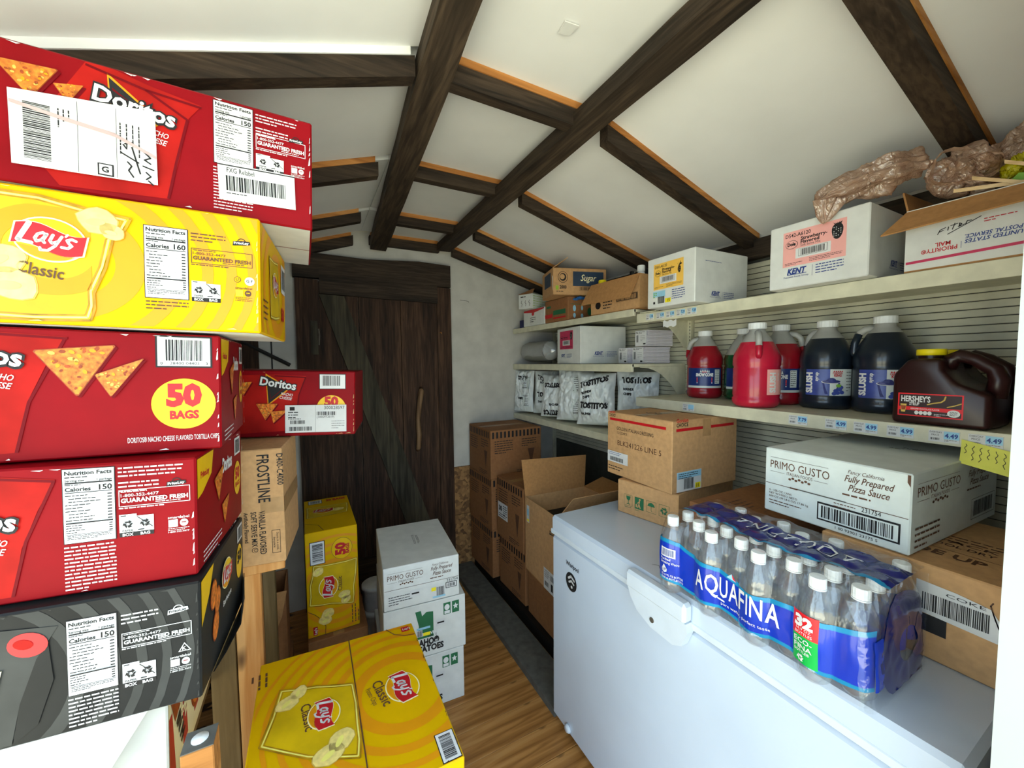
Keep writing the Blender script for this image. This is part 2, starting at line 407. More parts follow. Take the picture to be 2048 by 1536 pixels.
# ------------------------------------------------------------------ cartons
class Carton:
    def __init__(s, name, label, cat, dims, loc, yaw=0, ty=0, mat=KRAFT, group=None, open_top=False, wall=.005, bev=.003, tx=0):
        s.w, s.d, s.h = dims
        s.root = empty(name, loc, (0,0,0), label, cat, group)
        s.root.rotation_euler = (Matrix.Rotation(R(yaw), 3, 'Z') @ Matrix.Rotation(R(tx), 3, 'X') @ Matrix.Rotation(R(ty), 3, 'Y')).to_euler()
        w, d, h = s.w/2, s.d/2, s.h; b = MB()
        if not open_top: b.box((-w,-d,0), (w,d,h), mat, bev)
        else:
            t = wall; b.box((-w,-d,0), (w,d,t), KRAFTIN)
            b.box((-w,-d,t), (-w+t,d,h), mat); b.box((w-t,-d,t), (w,d,h), mat)
            b.box((-w+t,-d,t), (w-t,-d+t,h), mat); b.box((-w+t,d-t,t), (w-t,d,h), mat)
        b.build('carton_body', s.root)
    def face(s, f):
        w, d, h = s.w/2, s.d/2, s.h
        O, U, V = {'F': ((-w,-d,0),(1,0,0),(0,0,1)), 'R': ((w,-d,0),(0,1,0),(0,0,1)), 'L': ((-w,d,0),(0,-1,0),(0,0,1)),
                   'B': ((w,d,0),(-1,0,0),(0,0,1)), 'T': ((-w,-d,h),(1,0,0),(0,1,0)), 'D': ((-w,d,0),(1,0,0),(0,-1,0))}[f]
        O, U, V = Vector(O), Vector(U), Vector(V); n = U.cross(V)
        return Print(lambda u, v, l: O+U*u+V*v+n*l)
    def fw(s, f): return {'F': (s.w, s.h), 'B': (s.w, s.h), 'L': (s.d, s.h), 'R': (s.d, s.h), 'T': (s.w, s.d), 'D': (s.w, s.d)}[f]
    def seam(s, f='T', along='u', tape=None, m=None, name='flap_seam'):
        a, b = s.fw(f); p = s.face(f); m = m or INKBR
        if along == 'u':
            p.rect(.003, b/2-.0008, a-.003, b/2+.0008, m, 1)
            if tape: p.rect(.003, b/2-.024, a-.003, b/2+.024, tape, 2)
        else:
            p.rect(a/2-.0008, .003, a/2+.0008, b-.003, m, 1)
            if tape: p.rect(a/2-.024, .003, a/2+.024, b-.003, tape, 2)
        p.build(name, s.root); return s
    def flap(s, pts, m=KRAFTIN, th=.004, name='flap'):
        b = MB(); P = [Vector(q) for q in pts]; n = (P[1]-P[0]).cross(P[2]-P[0]).normalized()*th
        b.slab(P, n, m); return b.build(name, s.root)
    def scuff(s, f, seed, m=None, n=16):
        rnd = random.Random(seed); a, b = s.fw(f); p = s.face(f); m = m or PAPER
        for i in range(n):
            e = rnd.choice('rrbt'); k = rnd.uniform(.004, .02); t = rnd.uniform(.001, .003)
            if e == 'r':
                y = rnd.uniform(.006, b-.03); p.poly([(a-.004-t,y),(a-.0035,y+.002),(a-.0035,y+k),(a-.004-t*.4,y+k*.8)], m, 6)
            else:
                x = rnd.uniform(.05, a-.03); y = .0045 if e == 'b' else b-.0045
                p.poly([(x,y),(x+k,y),(x+k*.7,y+(t if e == 'b' else -t))], m, 6)
        p.build('worn_edge', s.root)['kind'] = 'stuff'

def nutrition(p, u, v, w, h, cal, ink=INK, pap=WHITE):
    """nutrition panel, lower left (u, v)"""
    p.rect(u-.0012, v-.0012, u+w+.0012, v+h+.0012, ink, 2).rect(u, v, u+w, v+h, pap, 3)
    p.text('Nutrition Facts', u+w*.04, v+h*.925, h*.05, ink, 4, bold=.03, w=w*.92)
    p.lines(u+w*.04, v+h*.9, w*.85, 1, 1, h*.018, ink, 4, 3)
    p.text('Serving size', u+w*.04, v+h*.835, h*.028, ink, 4, bold=.02); p.text('1 package', u+w*.96, v+h*.835, h*.028, ink, 4, bold=.02, al='R')
    p.rect(u+w*.04, v+h*.805, u+w*.96, v+h*.825, ink, 4)
    p.lines(u+w*.04, v+h*.795, w*.6, 1, 1, h*.014, ink, 4, 8)
    p.text('Calories', u+w*.04, v+h*.705, h*.052, ink, 4, bold=.03); p.text(cal, u+w*.96, v+h*.705, h*.07, ink, 4, bold=.03, al='R')
    p.rect(u+w*.04, v+h*.68, u+w*.96, v+h*.69, ink, 4)
    y = v+h*.65
    for i in range(9):
        p.lines(u+w*(.04+.06*(i in (1,2,6,7))), y, w*(.7 if i % 3 else .55), 1, 1, h*.016, ink, 4, i+int(cal))
        p.rect(u+w*.86, y-h*.016, u+w*.95, y, ink, 4); p.rect(u+w*.04, y-h*.027, u+w*.96, y-h*.0245, ink, 4); y -= h*.042
    p.rect(u+w*.04, y-h*.01, u+w*.96, y+h*.008, ink, 4); y -= h*.03
    for i in range(4):
        p.lines(u+w*.04, y, w*.5, 1, 1, h*.014, ink, 4, i+40); p.rect(u+w*.88, y-h*.014, u+w*.95, y, ink, 4); y -= h*.032
    p.rect(u+w*.04, y-h*.002, u+w*.96, y+h*.004, ink, 4)
    p.lines(u+w*.06, y-h*.012, w*.86, 3, h*.022, h*.011, ink, 4, 77)
def arrows(p, u, v, r, m, l=4):
    for k in range(3):
        a = R(90+120*k); q = []
        c, sn = math.cos(a), math.sin(a)
        for x, y in ((-.75,.62),(.2,.62),(.2,.92),(.8,.45),(.2,0.02),(.2,.28),(-.45,.28)):
            x, y = x*.75, y*.95; q.append((u+r*(x*sn+y*c), v+r*(-x*c+y*sn)))
        p.poly(q, m, l)
def recycle(p, u, v, w, h, ink, pap):
    p.rect(u, v+h*.2, u+w*.5, v+h, pap, 2); p.rect(u+w*.5, v+h*.2, u+w, v+h*.9, pap, 2)
    p.rect(u, v, u+w, v+h*.2, ink if ink is INK else BLK, 2)
    p.text('BOX', u+w*.25, v+h*.04, h*.12, WHITE, 4, al='C', bold=.03); p.text('BAG', u+w*.75, v+h*.04, h*.12, WHITE, 4, al='C', bold=.03)
    p.text('PAPER', u+w*.25, v+h*.23, h*.09, ink, 4, al='C'); p.lines(u+w*.54, v+h*.3, w*.4, 1, 1, h*.06, ink, 4)
    p.lines(u+w*.05, v+h*.96, w*.35, 1, 1, h*.05, ink, 4)
    arrows(p, u+w*.25, v+h*.56, h*.22, ink); arrows(p, u+w*.75, v+h*.56, h*.22, ink)
    p.stroke([(u+w*.52, v+h*.88), (u+w*.98, v+h*.36)], h*.03, ink, 5, False)
def frito(p, u, v, w, ink=INK, pap=WHITE):
    k = w
    p.stroke([(u+k*(.5+.22*math.cos(R(a))), v+k*(.3+.22*math.sin(R(a)))) for a in range(10, 171, 20)], k*.05, ink, 2, False)
    p.poly([(u,v+k*.02),(u+k*.3,v+k*.06),(u+k*.7,v+k*.1),(u+k,v+k*.16),(u+k*.97,v+k*.36),(u+k*.6,v+k*.38),(u+k*.3,v+k*.34),(u+k*.03,v+k*.3)], ink, 3)
    p.text('FritoLay', u+k*.08, v+k*.12, k*.15, pap, 4, rot=4, bold=.03, w=k*.84)
def guaranteed(p, u, v, w, h, ink, rot=0):
    b = w*.012
    for a in ((u,v,u+w,v+b),(u,v+h-b,u+w,v+h),(u,v,u+b,v+h),(u+w-b,v,u+w,v+h)): p.rect(*a, ink, 2)
    p.lines(u+w*.03, v+h*.9, w*.5, 1, 1, h*.07, ink, 2, 5)
    p.text('1-800-352-4477', u+w*.03, v+h*.58, h*.17, ink, 3, w=w*.52)
    p.text('GUARANTEED FRESH', u+w*.03, v+h*.24, h*.24, ink, 3, bold=.035, w=w*.94)
    p.lines(u+w*.5, v+h*.17, w*.45, 1, 1, h*.07, ink, 2, 6)
    p.lines(u, v-h*.06, w*.98, 1, 1, h*.09, ink, 2, 9)
def smartlabel(p, u, v, w, ink, pap):
    p.text('smartlabel', u, v+w*.72, w*.15, ink, 2, w=w)
    p.rect(u+w*.02, v+w*.22, u+w*.46, v+w*.66, pap, 2)
    p.ell(u+w*.75, v+w*.44, w*.2, w*.22, pap if pap is not GOLD else ink, 2, 16)
    p.rect(u+w*.64, v+w*.44, u+w*.86, v+w*.49, RED if pap is WHITE else YEL, 3)
    p.lines(u, v+w*.15, w, 2, w*.1, w*.05, ink, 2, 4); p.text('1-800-352-4477', u, v-w*.12, w*.09, ink, 2, w=w)
def tri_chip(p, a, b, c, l=3, seed=0):
    rnd = random.Random(seed)
    def rounded(P, k):
        out = []; n = len(P)
        for i in range(n):
            q, r_, s_ = P[i-1], P[i], P[(i+1) % n]
            for t in (k, k*.35): out.append((r_[0]+(q[0]-r_[0])*t, r_[1]+(q[1]-r_[1])*t))
            for t in (k*.35, k): out.append((r_[0]+(s_[0]-r_[0])*t, r_[1]+(s_[1]-r_[1])*t))
        return out
    P = [a, b, c]; cx = sum(x for x, _ in P)/3; cy = sum(y for _, y in P)/3
    p.poly([(x+.003, y-.003) for x, y in rounded(P, .1)], REDD, l)
    p.poly(rounded(P, .1), CHIPE, l+1)
    p.poly(rounded([(cx+(x-cx)*.955, cy+(y-cy)*.955) for x, y in P], .1), CHIP, l+2)
    for i in range(26):
        s, t = rnd.random(), rnd.random()
        if s+t > 1: s, t = 1-s, 1-t
        x = a[0]+(b[0]-a[0])*s+(c[0]-a[0])*t; y = a[1]+(b[1]-a[1])*s+(c[1]-a[1])*t
        x = cx+(x-cx)*.88; y = cy+(y-cy)*.88; q = math.hypot(b[0]-a[0], b[1]-a[1])*rnd.uniform(.02, .045)
        p.ell(x, y, q, q*.7, rnd.choice((YELO, CHIPE, POTS)), l+3, 7, rnd.uniform(0, 180))
def tri_logo(p, u, v, w, rot, top=.72):
    """triangle mark with the brand word across it; (u, v) left end of baseline, w word width"""
    o = p.t; k = w; c0, s0 = math.cos(R(rot)), math.sin(R(rot))
    def X(x, y): return (u+k*(x*c0-y*s0), v+k*(x*s0+y*c0))
    p.poly([X(.1,top), X(.85,.02), X(.32,-.62)], YELO, 3); p.poly([X(.13,top-.06), X(.8,.02), X(.335,-.55)], INK, 4)
    p.poly([X(.19,top-.2), X(.7,.02), X(.37,-.4)], REDD, 5); p.poly([X(.2,top-.24), X(.67,.02), X(.375,-.37)], INK, 6)
    p.text('Doritos', X(-.02,-.01)[0], X(-.02,-.01)[1], k*.25, INK, 7, rot=rot, bold=.1, w=k*1.05)
    p.text('Doritos', X(0,0)[0], X(0,0)[1], k*.235, WHITE, 8, rot=rot, bold=.03, w=k)
    x, y = X(.62,-.22); p.text('NACHO', x, y, k*.085, WHITE, 5, rot=rot, shear=.25, w=k*.33)
    x, y = X(.6,-.34); p.text('CHEESE', x, y, k*.085, WHITE, 5, rot=rot, shear=.25, w=k*.35)
def red_bag(p, pts, seam_pts):
    p.poly(pts, REDB, 2)
    for q in seam_pts: p.stroke(q, .004, REDD, 3, False)
SCRIPT = [([(.02,.92),(-.02,.1)], .15), ([(.0,.06),(.32,.05)], .12), ([(.56,.52),(.46,.6),(.36,.5),(.34,.3),(.42,.16),(.52,.26),(.56,.5)], .095), ([(.57,.56),(.55,.24),(.62,.16)], .095),
          ([(.72,.58),(.72,.3),(.8,.2),(.92,.32)], .095), ([(.95,.58),(.91,.1),(.8,-.16),(.62,-.2),(.58,-.1)], .09), ([(1.06,.72),(1.04,.62)], .07),
          ([(1.34,.5),(1.22,.55),(1.12,.46),(1.2,.34),(1.3,.24),(1.24,.1),(1.08,.1)], .095)]
def sun_logo(p, u, v, r, rot=0, rest=(255, 200, 0)):
    """round golden disc with red banner and white script word, centre (u, v)"""
    c0, s0 = math.cos(R(rot)), math.sin(R(rot))
    def X(x, y): return (u+r*(x*c0-y*s0), v+r*(x*s0+y*c0))
    def E(rx, ry, m, l): p.poly([X(rx*math.cos(2*math.pi*i/36), ry*math.sin(2*math.pi*i/36)) for i in range(36)], m, l)
    E(1.08, .87, CREAM, 6); E(1.02, .81, GOLD, 7)
    p.poly([X(-.9,-.38), X(.92,-.38), X(.5,-.7), X(0,-.8), X(-.5,-.7)], YELO, 8)
    top = [X(-1.0+2.05*i/12, .42+.13*math.sin(i/12*6.0)-.0*i) for i in range(13)]
    bot = [X(-1.05+2.05*i/12, -.42+.13*math.sin(i/12*6.0+.4)) for i in range(13)]
    p.poly([(x+(x-u)*.06, y+(y-v)*.06) for x, y in bot+top[::-1]], CREAM, 8); p.poly(bot+top[::-1], LRED, 9)
    for pts, w in SCRIPT:
        p.stroke([X((x+.2*y)*1.12-.86, y*.86-.30) for x, y in pts], r*w*1.1, WHITE, 10)
def potato(p, u, v, r, l=4, seed=0, rot=0):
    rnd = random.Random(seed); f = [rnd.uniform(.9, 1.08) for _ in range(14)]
    def shape(k): 
        out = []
        for i in range(14):
            a = 2*math.pi*i/14; x, y = r*k*f[i]*math.cos(a), r*k*.8*f[i]*math.sin(a)
            out.append((u+x*math.cos(R(rot))-y*math.sin(R(rot)), v+x*math.sin(R(rot))+y*math.cos(R(rot))))
        return out
    p.poly(shape(1), POTS, l); p.poly(shape(.94), POT, l+1)
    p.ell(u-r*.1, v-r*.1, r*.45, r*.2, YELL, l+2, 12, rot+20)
def yellow_bag(p, pts):
    p.poly(pts, YELB, 3); n = len(pts); cx = sum(x for x, _ in pts)/n; cy = sum(y for _, y in pts)/n
    for i in range(n):
        a, b = pts[i], pts[(i+1) % n]
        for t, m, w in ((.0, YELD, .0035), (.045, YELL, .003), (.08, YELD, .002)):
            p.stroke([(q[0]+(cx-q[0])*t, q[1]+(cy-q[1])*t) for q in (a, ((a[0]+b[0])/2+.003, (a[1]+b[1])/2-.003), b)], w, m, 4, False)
def rings(p, cu, cv, radii, clip, sq=1):
    for a, b in radii: p.ring(cu, cv, a, b, YELO, 1, clip, 44, sq)
def under(c, m=WCARD, line=RED):
    p = c.face('D'); a, b = c.fw('D')
    p.rect(.004, .004, a-.004, b-.004, m, 1).rect(.004, b/2-.0015, a-.004, b/2+.0015, line, 2); p.build('bottom_flaps', c.root)

# ================================================================== the shed itself
def struct(name, parts, parent=None, kind=True):
    b = MB()
    for a, c, m in parts: b.box(a, c, m)
    o = b.build(name, parent)
    if kind and parent is None: o['kind'] = 'structure'
    return o
XL, XR, YB = -.75, 1.88, 2.76
fl = struct('floor', [((XL-.1, -.05, -.08), (XR+.1, YB+.1, -.016), GREYB)])
y = .0; i = 0; rnd = random.Random(5)
while y < YB:
    wd = .135
    b = MB(); b.box((XL, 0, -.016), (XR, wd-.002, 0), FLOOR, .0012); o = b.build('plank', fl); o.location = (rnd.uniform(-.0, .0), y, rnd.uniform(-.0008, 0)); y += wd
struct('ground', [((-9, -9, -.3), (8, 6, -.081), GROUND)])
wb = struct('wall_back', [((XL-.1, YB, -.08), (XR+.1, YB+.1, 2.75), WALL)])
b = MB(); b.box((.945, YB-.014, .0), (1.45, YB, .42), OSB); b.build('osb_sheet', wb)
b = MB(); b.box((.945, YB-.014, .424), (1.45, YB, .79), OSB); b.build('osb_sheet', wb)
b = MB(); b.box((.925, YB-.02, .0), (.945, YB, .80), WALL); b.build('edge_batten', wb)
struct('wall_left', [((XL-.1, .84, -.08), (XL, YB, 2.7), WALL)])
struct('wall_right', [((XR, -.05, -.08), (XR+.1, YB, 2.7), WALL)])
wf = struct('wall_front', [((.84, .0, -.08), (XR, .12, 2.7), WALL), ((XL, .0, 2.30), (.84, .12, 2.75), WALL), ((XL, .0, -.08), (-.62, .12, 2.30), WALL)])
struct('trim_1', [((.80, -.03, -.08), (.84, .135, 2.32), JAMB)])
struct('trim_2', [((.915, 1.36, 0), (1.075, YB-.016, .035), GREYB)])

# roof underside: sloping left bay, flat middle, sloping right bay
def zc(x):
    return 2.44+(x-.33)*.335 if x < .33 else (2.44 if x < .9 else 2.44-(x-.9)*.285)
PX = [XL, .33, .9, XR]
b = MB()
for x0, x1 in zip(PX, PX[1:]):
    b.hexa([(x0,-.15,zc(x0)+.03),(x1,-.15,zc(x1)+.03),(x1,YB+.1,zc(x1)+.03),(x0,YB+.1,zc(x0)+.03),(x0,-.15,zc(x0)+.08),(x1,-.15,zc(x1)+.08),(x1,YB+.1,zc(x1)+.08),(x0,YB+.1,zc(x0)+.08)], GREYB)
ce = b.build('ceiling'); ce['kind'] = 'structure'
RY = [-.22, .40, 1.09, 1.70, 2.30, 2.725]
for j in range(len(RY)-1):
    y0, y1 = RY[j]+.021, RY[j+1]-.021
    for x0, x1 in zip(PX, PX[1:]):
        b = MB(); e = .001; lift = .003*((j*3+int(x0*7)) % 3)/3
        b.hexa([(x0+e,y0,zc(x0)+lift),(x1-e,y0,zc(x1)+lift),(x1-e,y1,zc(x1)+lift),(x0+e,y1,zc(x0)+lift),(x0+e,y0,zc(x0)+.03),(x1-e,y0,zc(x1)+.03),(x1-e,y1,zc(x1)+.03),(x0+e,y1,zc(x0)+.03)], FOAM)
        b.build('ceiling_panel', ce)
for j, y in enumerate(RY):
    rnd = random.Random(j+3)
    for k, (x0, x1) in enumerate(zip(PX, PX[1:])):
        t = .0205 if j != 1 else .03; skew = rnd.uniform(-.012, .012); drop = .07+rnd.uniform(-.004, .006)
        def seg(a, c, lo, hi, m, name, tt):
            b = MB(); s0, s1 = skew*(a-x0), skew*(c-x0)
            b.hexa([(a,y-tt+s0,zc(a)-lo),(c,y-tt+s1,zc(c)-lo),(c,y+tt+s1,zc(c)-lo),(a,y+tt+s0,zc(a)-lo),(a,y-tt+s0,zc(a)-hi),(c,y-tt+s1,zc(c)-hi),(c,y+tt+s1,zc(c)-hi),(a,y+tt+s0,zc(a)-hi)], m)
            return b.build(name, ce)
        a, c = x0+(.0 if k == 0 else .05), x1-(.0 if k == 2 else .05)
        n = 6
        seg(a, c, drop, .019, DARKX, 'rafter', t)
        if j > 0: seg(a+(.01 if k else 0), c-.012, .019, -.004, FOAM if (j == 2 and k == 0) else ORANGE, 'rafter_strip', t+.004)
def beam(name, p0, p1, w0, w1, th, parent, mat):
    b = MB(); n = 14; rnd = random.Random(len(name))
    vs = []
    for i in range(n+1):
        t = i/n; c = Vector(p0).lerp(Vector(p1), t); w = (w0+(w1-w0)*t)/2+rnd.uniform(-.0025, .0025)
        vs.append([(c.x-w,c.y,c.z),(c.x+w,c.y,c.z+rnd.uniform(-.001,.001)),(c.x+w,c.y,c.z+th),(c.x-w,c.y,c.z+th)])
    fs = [(0,3,2,1), tuple(n*4+q for q in (0,1,2,3))]
    for i in range(n):
        for q in range(4): fs.append((i*4+q, i*4+(q+1) % 4, (i+1)*4+(q+1) % 4, (i+1)*4+q))
    b.add([q for r_ in vs for q in r_], fs, mat); return b.build(name, parent)
beam('ridge_beam', (.268, -.1, 2.395), (.43, 2.69, 2.325), .080, .104, .06, ce, DARKY)
beam('purlin_beam', (.846, -.1, 2.36), (.855, 2.62, 2.352), .094, .094, .05, ce, DARKY)
b = MB(); b.box((XR-.05, .1, 2.05), (XR, 2.74, 2.135), DARKY); b.build('wall_plate', ce)
b = MB(); b.box((XL, .1, 1.96), (XL+.05, 2.74, 2.05), DARKY); b.build('wall_plate', ce)
b = MB(); b.slab([(.60,.835,2.4385),(.64,.83,2.4385),(.635,.865,2.4385),(.605,.872,2.4385)], (0,0,-.003), PAPER); b.build('torn_tape_scrap', ce)

# plank door in the back wall
dr = empty('door_1', (0, YB, 0), kind='structure')
def board(pts, y0, th, m, name, par):
    b = MB(); b.slab([(x, y0, z) for x, z in pts], (0, -th, 0), m); return b.build(name, par)
for x0, x1 in ((.072,.30),(.304,.57),(.574,.832)):
    board([(x0,.02),(x1,.02),(x1,2.10),(x0,2.10)], -.012, .026, DARKZ, 'door_plank', dr)
board([(.075,2.02),(.83,2.005),(.828,2.13),(.075,2.165)], -.039, .022, DARKX, 'top_rail', dr)
board([(.075,.12),(.83,.12),(.83,.27),(.075,.27)], -.039, .022, DARKX, 'bottom_rail', dr)
board([(.072,2.015),(.215,2.012),(.745,.44),(.58,.44)], -.039, .024, BRACE, 'diagonal_brace', dr)
board([(-.065,.0),(.075,.0),(.07,2.105),(-.06,2.11)], -.001, .05, DARKZ, 'door_jamb', dr)
board([(.83,.0),(.938,.0),(.93,2.12),(.828,2.12)], -.001, .05, DARKZ, 'door_jamb', dr)
board([(-.07,2.115),(.93,2.125),(.93,2.28),(.7,2.286),(.36,2.262),(.04,2.268),(-.07,2.24)], -.001, .055, DARKX, 'lintel', dr)
b = MB(); path = [(.70,-.045,1.40),(.695,-.075,1.385),(.678,-.082,1.30),(.666,-.08,1.18),(.672,-.08,1.08),(.668,-.075,.985),(.668,-.045,.965)]
b.tube(path, [.014,.019,.018,.017,.018,.017,.013], TWIG, 10); h_ = b.build('branch_handle', dr, True)
b = MB(); b.box((.018,-.056,1.64),(.058,-.05,1.85), BRACE, .001); lp = b.build('latch_plate', dr)
b = MB(); b.tube([(.062,-.06,1.70),(.066,-.066,1.76),(.062,-.06,1.80)], .005, METAL, 8); b.build('latch_bolt', lp)
b = MB(); b.tube([(.845,-.052,1.80),(.845,-.075,1.80),(.848,-.08,1.79)], .0035, ORANGE, 6); b.build('hook', dr)
# slanted iron bar left of the door, and the shadow gap beside it
b = MB(); b.tube([(-.34, 2.735, 1.715), (-.10, 2.735, 1.575)], .011, DARKMET, 8)
tag(b.build('iron_bar'), 'dark slanted iron bar fixed to white wall beside the plank door', 'bar')
b = MB(); b.box((-.20, YB-.006, 1.2), (-.192, YB, 1.9), DARKMET); b.box((-.5, YB-.03, 1.2), (-.262, YB, 1.95), DARKZ); b.build('board_and_shadow_gap', wb)  # thin dark strip stands in for the shadow gap, next to a dark board
b = MB(); b.tube([(1.02,YB-.004,2.05),(1.085,YB-.006,2.045),(1.09,YB-.006,2.035)], .0012, DARKMET, 6); b.build('nail_wire', wb)

# ================================================================== gondola shelving on the right wall
gs = empty('gondola_shelving', (XR, 1.4, 0), label='grey beige steel store shelving with slatted back along the right wall', cat='shelving')
GX = XR-.012            # front of slats
def gpart(name, boxes, par=gs, off=(XR, 1.4, 0)):
    b = MB()
    for a, c, m in boxes: b.box([a[i]-off[i] for i in range(3)], [c[i]-off[i] for i in range(3)], m, .0012 if m is not GROOVE else 0)
    return b.build(name, par)
for y0, y1, z0, z1 in ((.16, 1.405, .93, 2.05), (1.435, 2.74, .93, 2.05)):
    gpart('back_panel', [((XR-.006, y0, .10), (XR-.0005, y1, z1), GROOVE)])
    b = MB(); b.box((-.012, y0-1.4, 0), (-.0065, y1-1.4, .0225), SLAT, .0012); me = b.mesh('slat'); z = z0
    while z < z1-.02:
        o = link('slat', me, gs); o.location = (0, 0, z); z += .0252
gpart('upright', [((XR-.035, 1.408, .0), (XR-.002, 1.432, 2.05), SHELF)])
gpart('upright', [((XR-.035, 2.742, .0), (XR-.002, 2.756, 2.05), SHELF)])
gpart('upright', [((XR-.035, .140, .0), (XR-.002, .158, 2.05), SHELF)])
b = MB()
for k in range(60): b.box((-.0355, .013, .95+k*.018), (-.0348, .017, .96+k*.018), GROOVE)
b.build('slot_row', gs)
def shelf(y0, y1, z, xf, lip):
    s = gpart('shelf', [((xf+.002, y0, z-.016), (XR-.014, y1, z-.0005), SHELF)])
    gpart('shelf_lip', [((xf, y0, z-lip), (xf+.014, y1, z), SHELF)], s)
    return s
def bracket(s, y, z, xf, dep, drop):
    b = MB(); n = 9; pts = [(XR-.015-XR, z-.016), (xf+.05-XR, z-.016)]
    for i in range(n+1):
        t = i/n; pts.append((xf+.06-XR+(dep)*t, z-.02-drop*(t**2.2)))
    pts.append((XR-.015-XR, z-.02-drop))
    b.slab([(x, y-1.4, q) for x, q in pts], (0, .003, 0), SHELF); b.build('shelf_bracket', s)
XF = 1.46
s1 = shelf(.16, 1.425, 1.815, XF, .045); s2 = shelf(.16, 1.425, 1.40, XF, .045)
s3 = shelf(1.445, 2.745, 1.845, XF, .036); s4 = shelf(1.455, 2.745, 1.567, XF, .042); s5 = shelf(1.445, 2.745, 1.174, XF, .042)
bracket(s3, 1.430, 1.83, XF, .30, .16); bracket(s4, 1.452, 1.567, XF, .28, .15); bracket(s1, .165, 1.815, XF, .3, .15); bracket(s5, 1.442, 1.174, XF, .28, .15)
gpart('base_deck', [((1.085, 1.37, .075), (XR-.036, 2.74, .09), BLACKB)])
gpart('kick_plate', [((1.10, 1.37, .0), (1.115, 2.74, .0745), BLACKB)])
gpart('rail_stop', [((XF-.004, 1.30, 1.816), (XF+.016, 1.40, 1.821), SHELF)])

# ================================================================== left side: rack and chip cartons
TY = 1.6
STACK = 'chip cartons stacked against the left wall'
def red_common(c, f, extra=0):
    pass
# --- top red carton with shipping labels
c = Carton('chip_carton', 'red chip carton with two white shipping labels on top of the tall stack', 'carton', (.5,.33,.22), (-.235,1.091,1.869), .6, TY, RED, STACK)
p = c.face('F'); red_bag(p, [(.165,.2165),(.2,.2165),(.245,.205),(.318,.194),(.297,.162),(.285,.09),(.268,.014),(.13,.006),(.10,.05),(.12,.13)], [[(.165,.212),(.24,.196),(.318,.19)], [(.297,.162),(.28,.08),(.268,.014)], [(.24,.196),(.297,.162)]])
tri_logo(p, .172, .158, .108, -9, .48); p.build('bag_picture', c.root)
p = c.face('F'); tri_chip(p, (.060,.186), (.134,.191), (.101,.135), 3, 1); tri_chip(p, (.126,.168), (.163,.176), (.143,.140), 3, 2); p.build('chip_picture', c.root)
p = c.face('F').T(.080, .027, 0); ink = INK
p.poly([(0,0),(.175,.006),(.173,.133),(-.002,.115)], PAPER, 13)
for k, (u0, w_) in enumerate(((.014,.03),)):
    rnd = random.Random(4); y_ = .012
    while y_ < .1: 
        t = rnd.choice((.0007,.0014,.002)); p.rect(u0, y_, u0+w_, y_+t, INK, 14); y_ += t+rnd.choice((.0007,.0012))
for x in (.054,.060,.066,.128,.136,.144,.152): p.T(.080+x, .027+.10, -90); p.lines(0, 0, .035 if x < .1 else .06, 1, 1, .0022, INK, 14, int(x*1000))
p.T(.080, .027); p.rect(.075,.004,.0755,.118, INK, 14); p.rect(.122,.006,.1225,.122, INK, 14)
p.rect(.098,.006,.118,.026, INK, 14).rect(.1,.008,.116,.024, PAPER, 15); p.text('G', .103, .0115, .009, INK, 16, bold=.03)
hand = [[(.133,.066),(.142,.070)],[(.131,.064),(.135,.058)],[(.128,.05),(.15,.038)],[(.142,.062),(.152,.02)],[(.136,.036),(.141,.030),(.137,.022),(.143,.012)],[(.158,.058),(.166,.05),(.158,.045),(.166,.04)],[(.156,.034),(.17,.03)],[(.160,.024),(.166,.018),(.160,.012)],[(.163,.01),(.169,.004)]]
for s_ in hand: p.stroke(s_, .0022, INK, 15)
p.poly([(.0,.093),(.06,.082),(.12,.074),(.174,.05),(.174,.055),(.12,.080),(.06,.088),(.0,.098)], M('pinkish tear', (186, 160, 158), .6), 16)
p.build('shipping_label', c.root, 'large white shipping label with handwriting')
p = c.face('F'); nutrition(p, .336, .098, .061, .114, '150'); p.lines(.402,.207,.07,3,.006,.003,WHITE,2,1); p.lines(.402,.182,.055,3,.006,.003,WHITE,2,2)
frito(p, .458, .168, .026); guaranteed(p, .402, .143, .086, .028, WHITE); recycle(p, .402, .1, .047, .032, INK, WHITE); p.lines(.334,.09,.062,14,.0058,.0026,WHITE,2,3); smartlabel(p, .462,.104,.024,WHITE,WHITE); p.build('nutrition_print', c.root)
p = c.face('F').T(.343, .030, 2); p.rect(0,0,.127,.068, PAPER, 7).text('FXG Relabel', .014, .052, .009, INK, 8, bold=0, w=.044).rect(0,.064,.127,.066,INK,8).bars(.012,.018,.098,.028,INK,8,9,46).lines(.012,.014,.07,1,1,.002,INK,8); p.build('relabel_sticker', c.root, 'white barcode relabel sticker')
under(c); c.scuff('F', 3)
# --- yellow carton
def yellow_rings(p, cu, cv, clip, sq=.8, k=1.0): rings(p, cu, cv, [(.075*k,.115*k),(.15*k,.172*k),(.195*k,.212*k),(.232*k,.248*k),(.266*k,.28*k),(.298*k,.31*k),(.328*k,.338*k)], clip, sq)
c = Carton('chip_carton', 'yellow chip carton lying near the top of the tall stack between red cartons', 'carton', (.5,.33,.218), (-.316,1.076,1.648), -4.5, TY, YEL, STACK)
p = c.face('F'); yellow_rings(p, .215, .105, (.004,.004,.496,.214), .85); p.build('ring_print', c.root)
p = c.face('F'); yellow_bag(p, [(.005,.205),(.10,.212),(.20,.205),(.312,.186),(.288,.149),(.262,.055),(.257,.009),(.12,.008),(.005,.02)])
p.ring(.21,.12,.055,.085, YELO, 4, (.05,.02,.26,.19), 40, .85)
sun_logo(p, .212, .136, .041, -8); p.text('Classic', .170, .082, .018, INKBR, 6, rot=-9, bold=.015, w=.056)
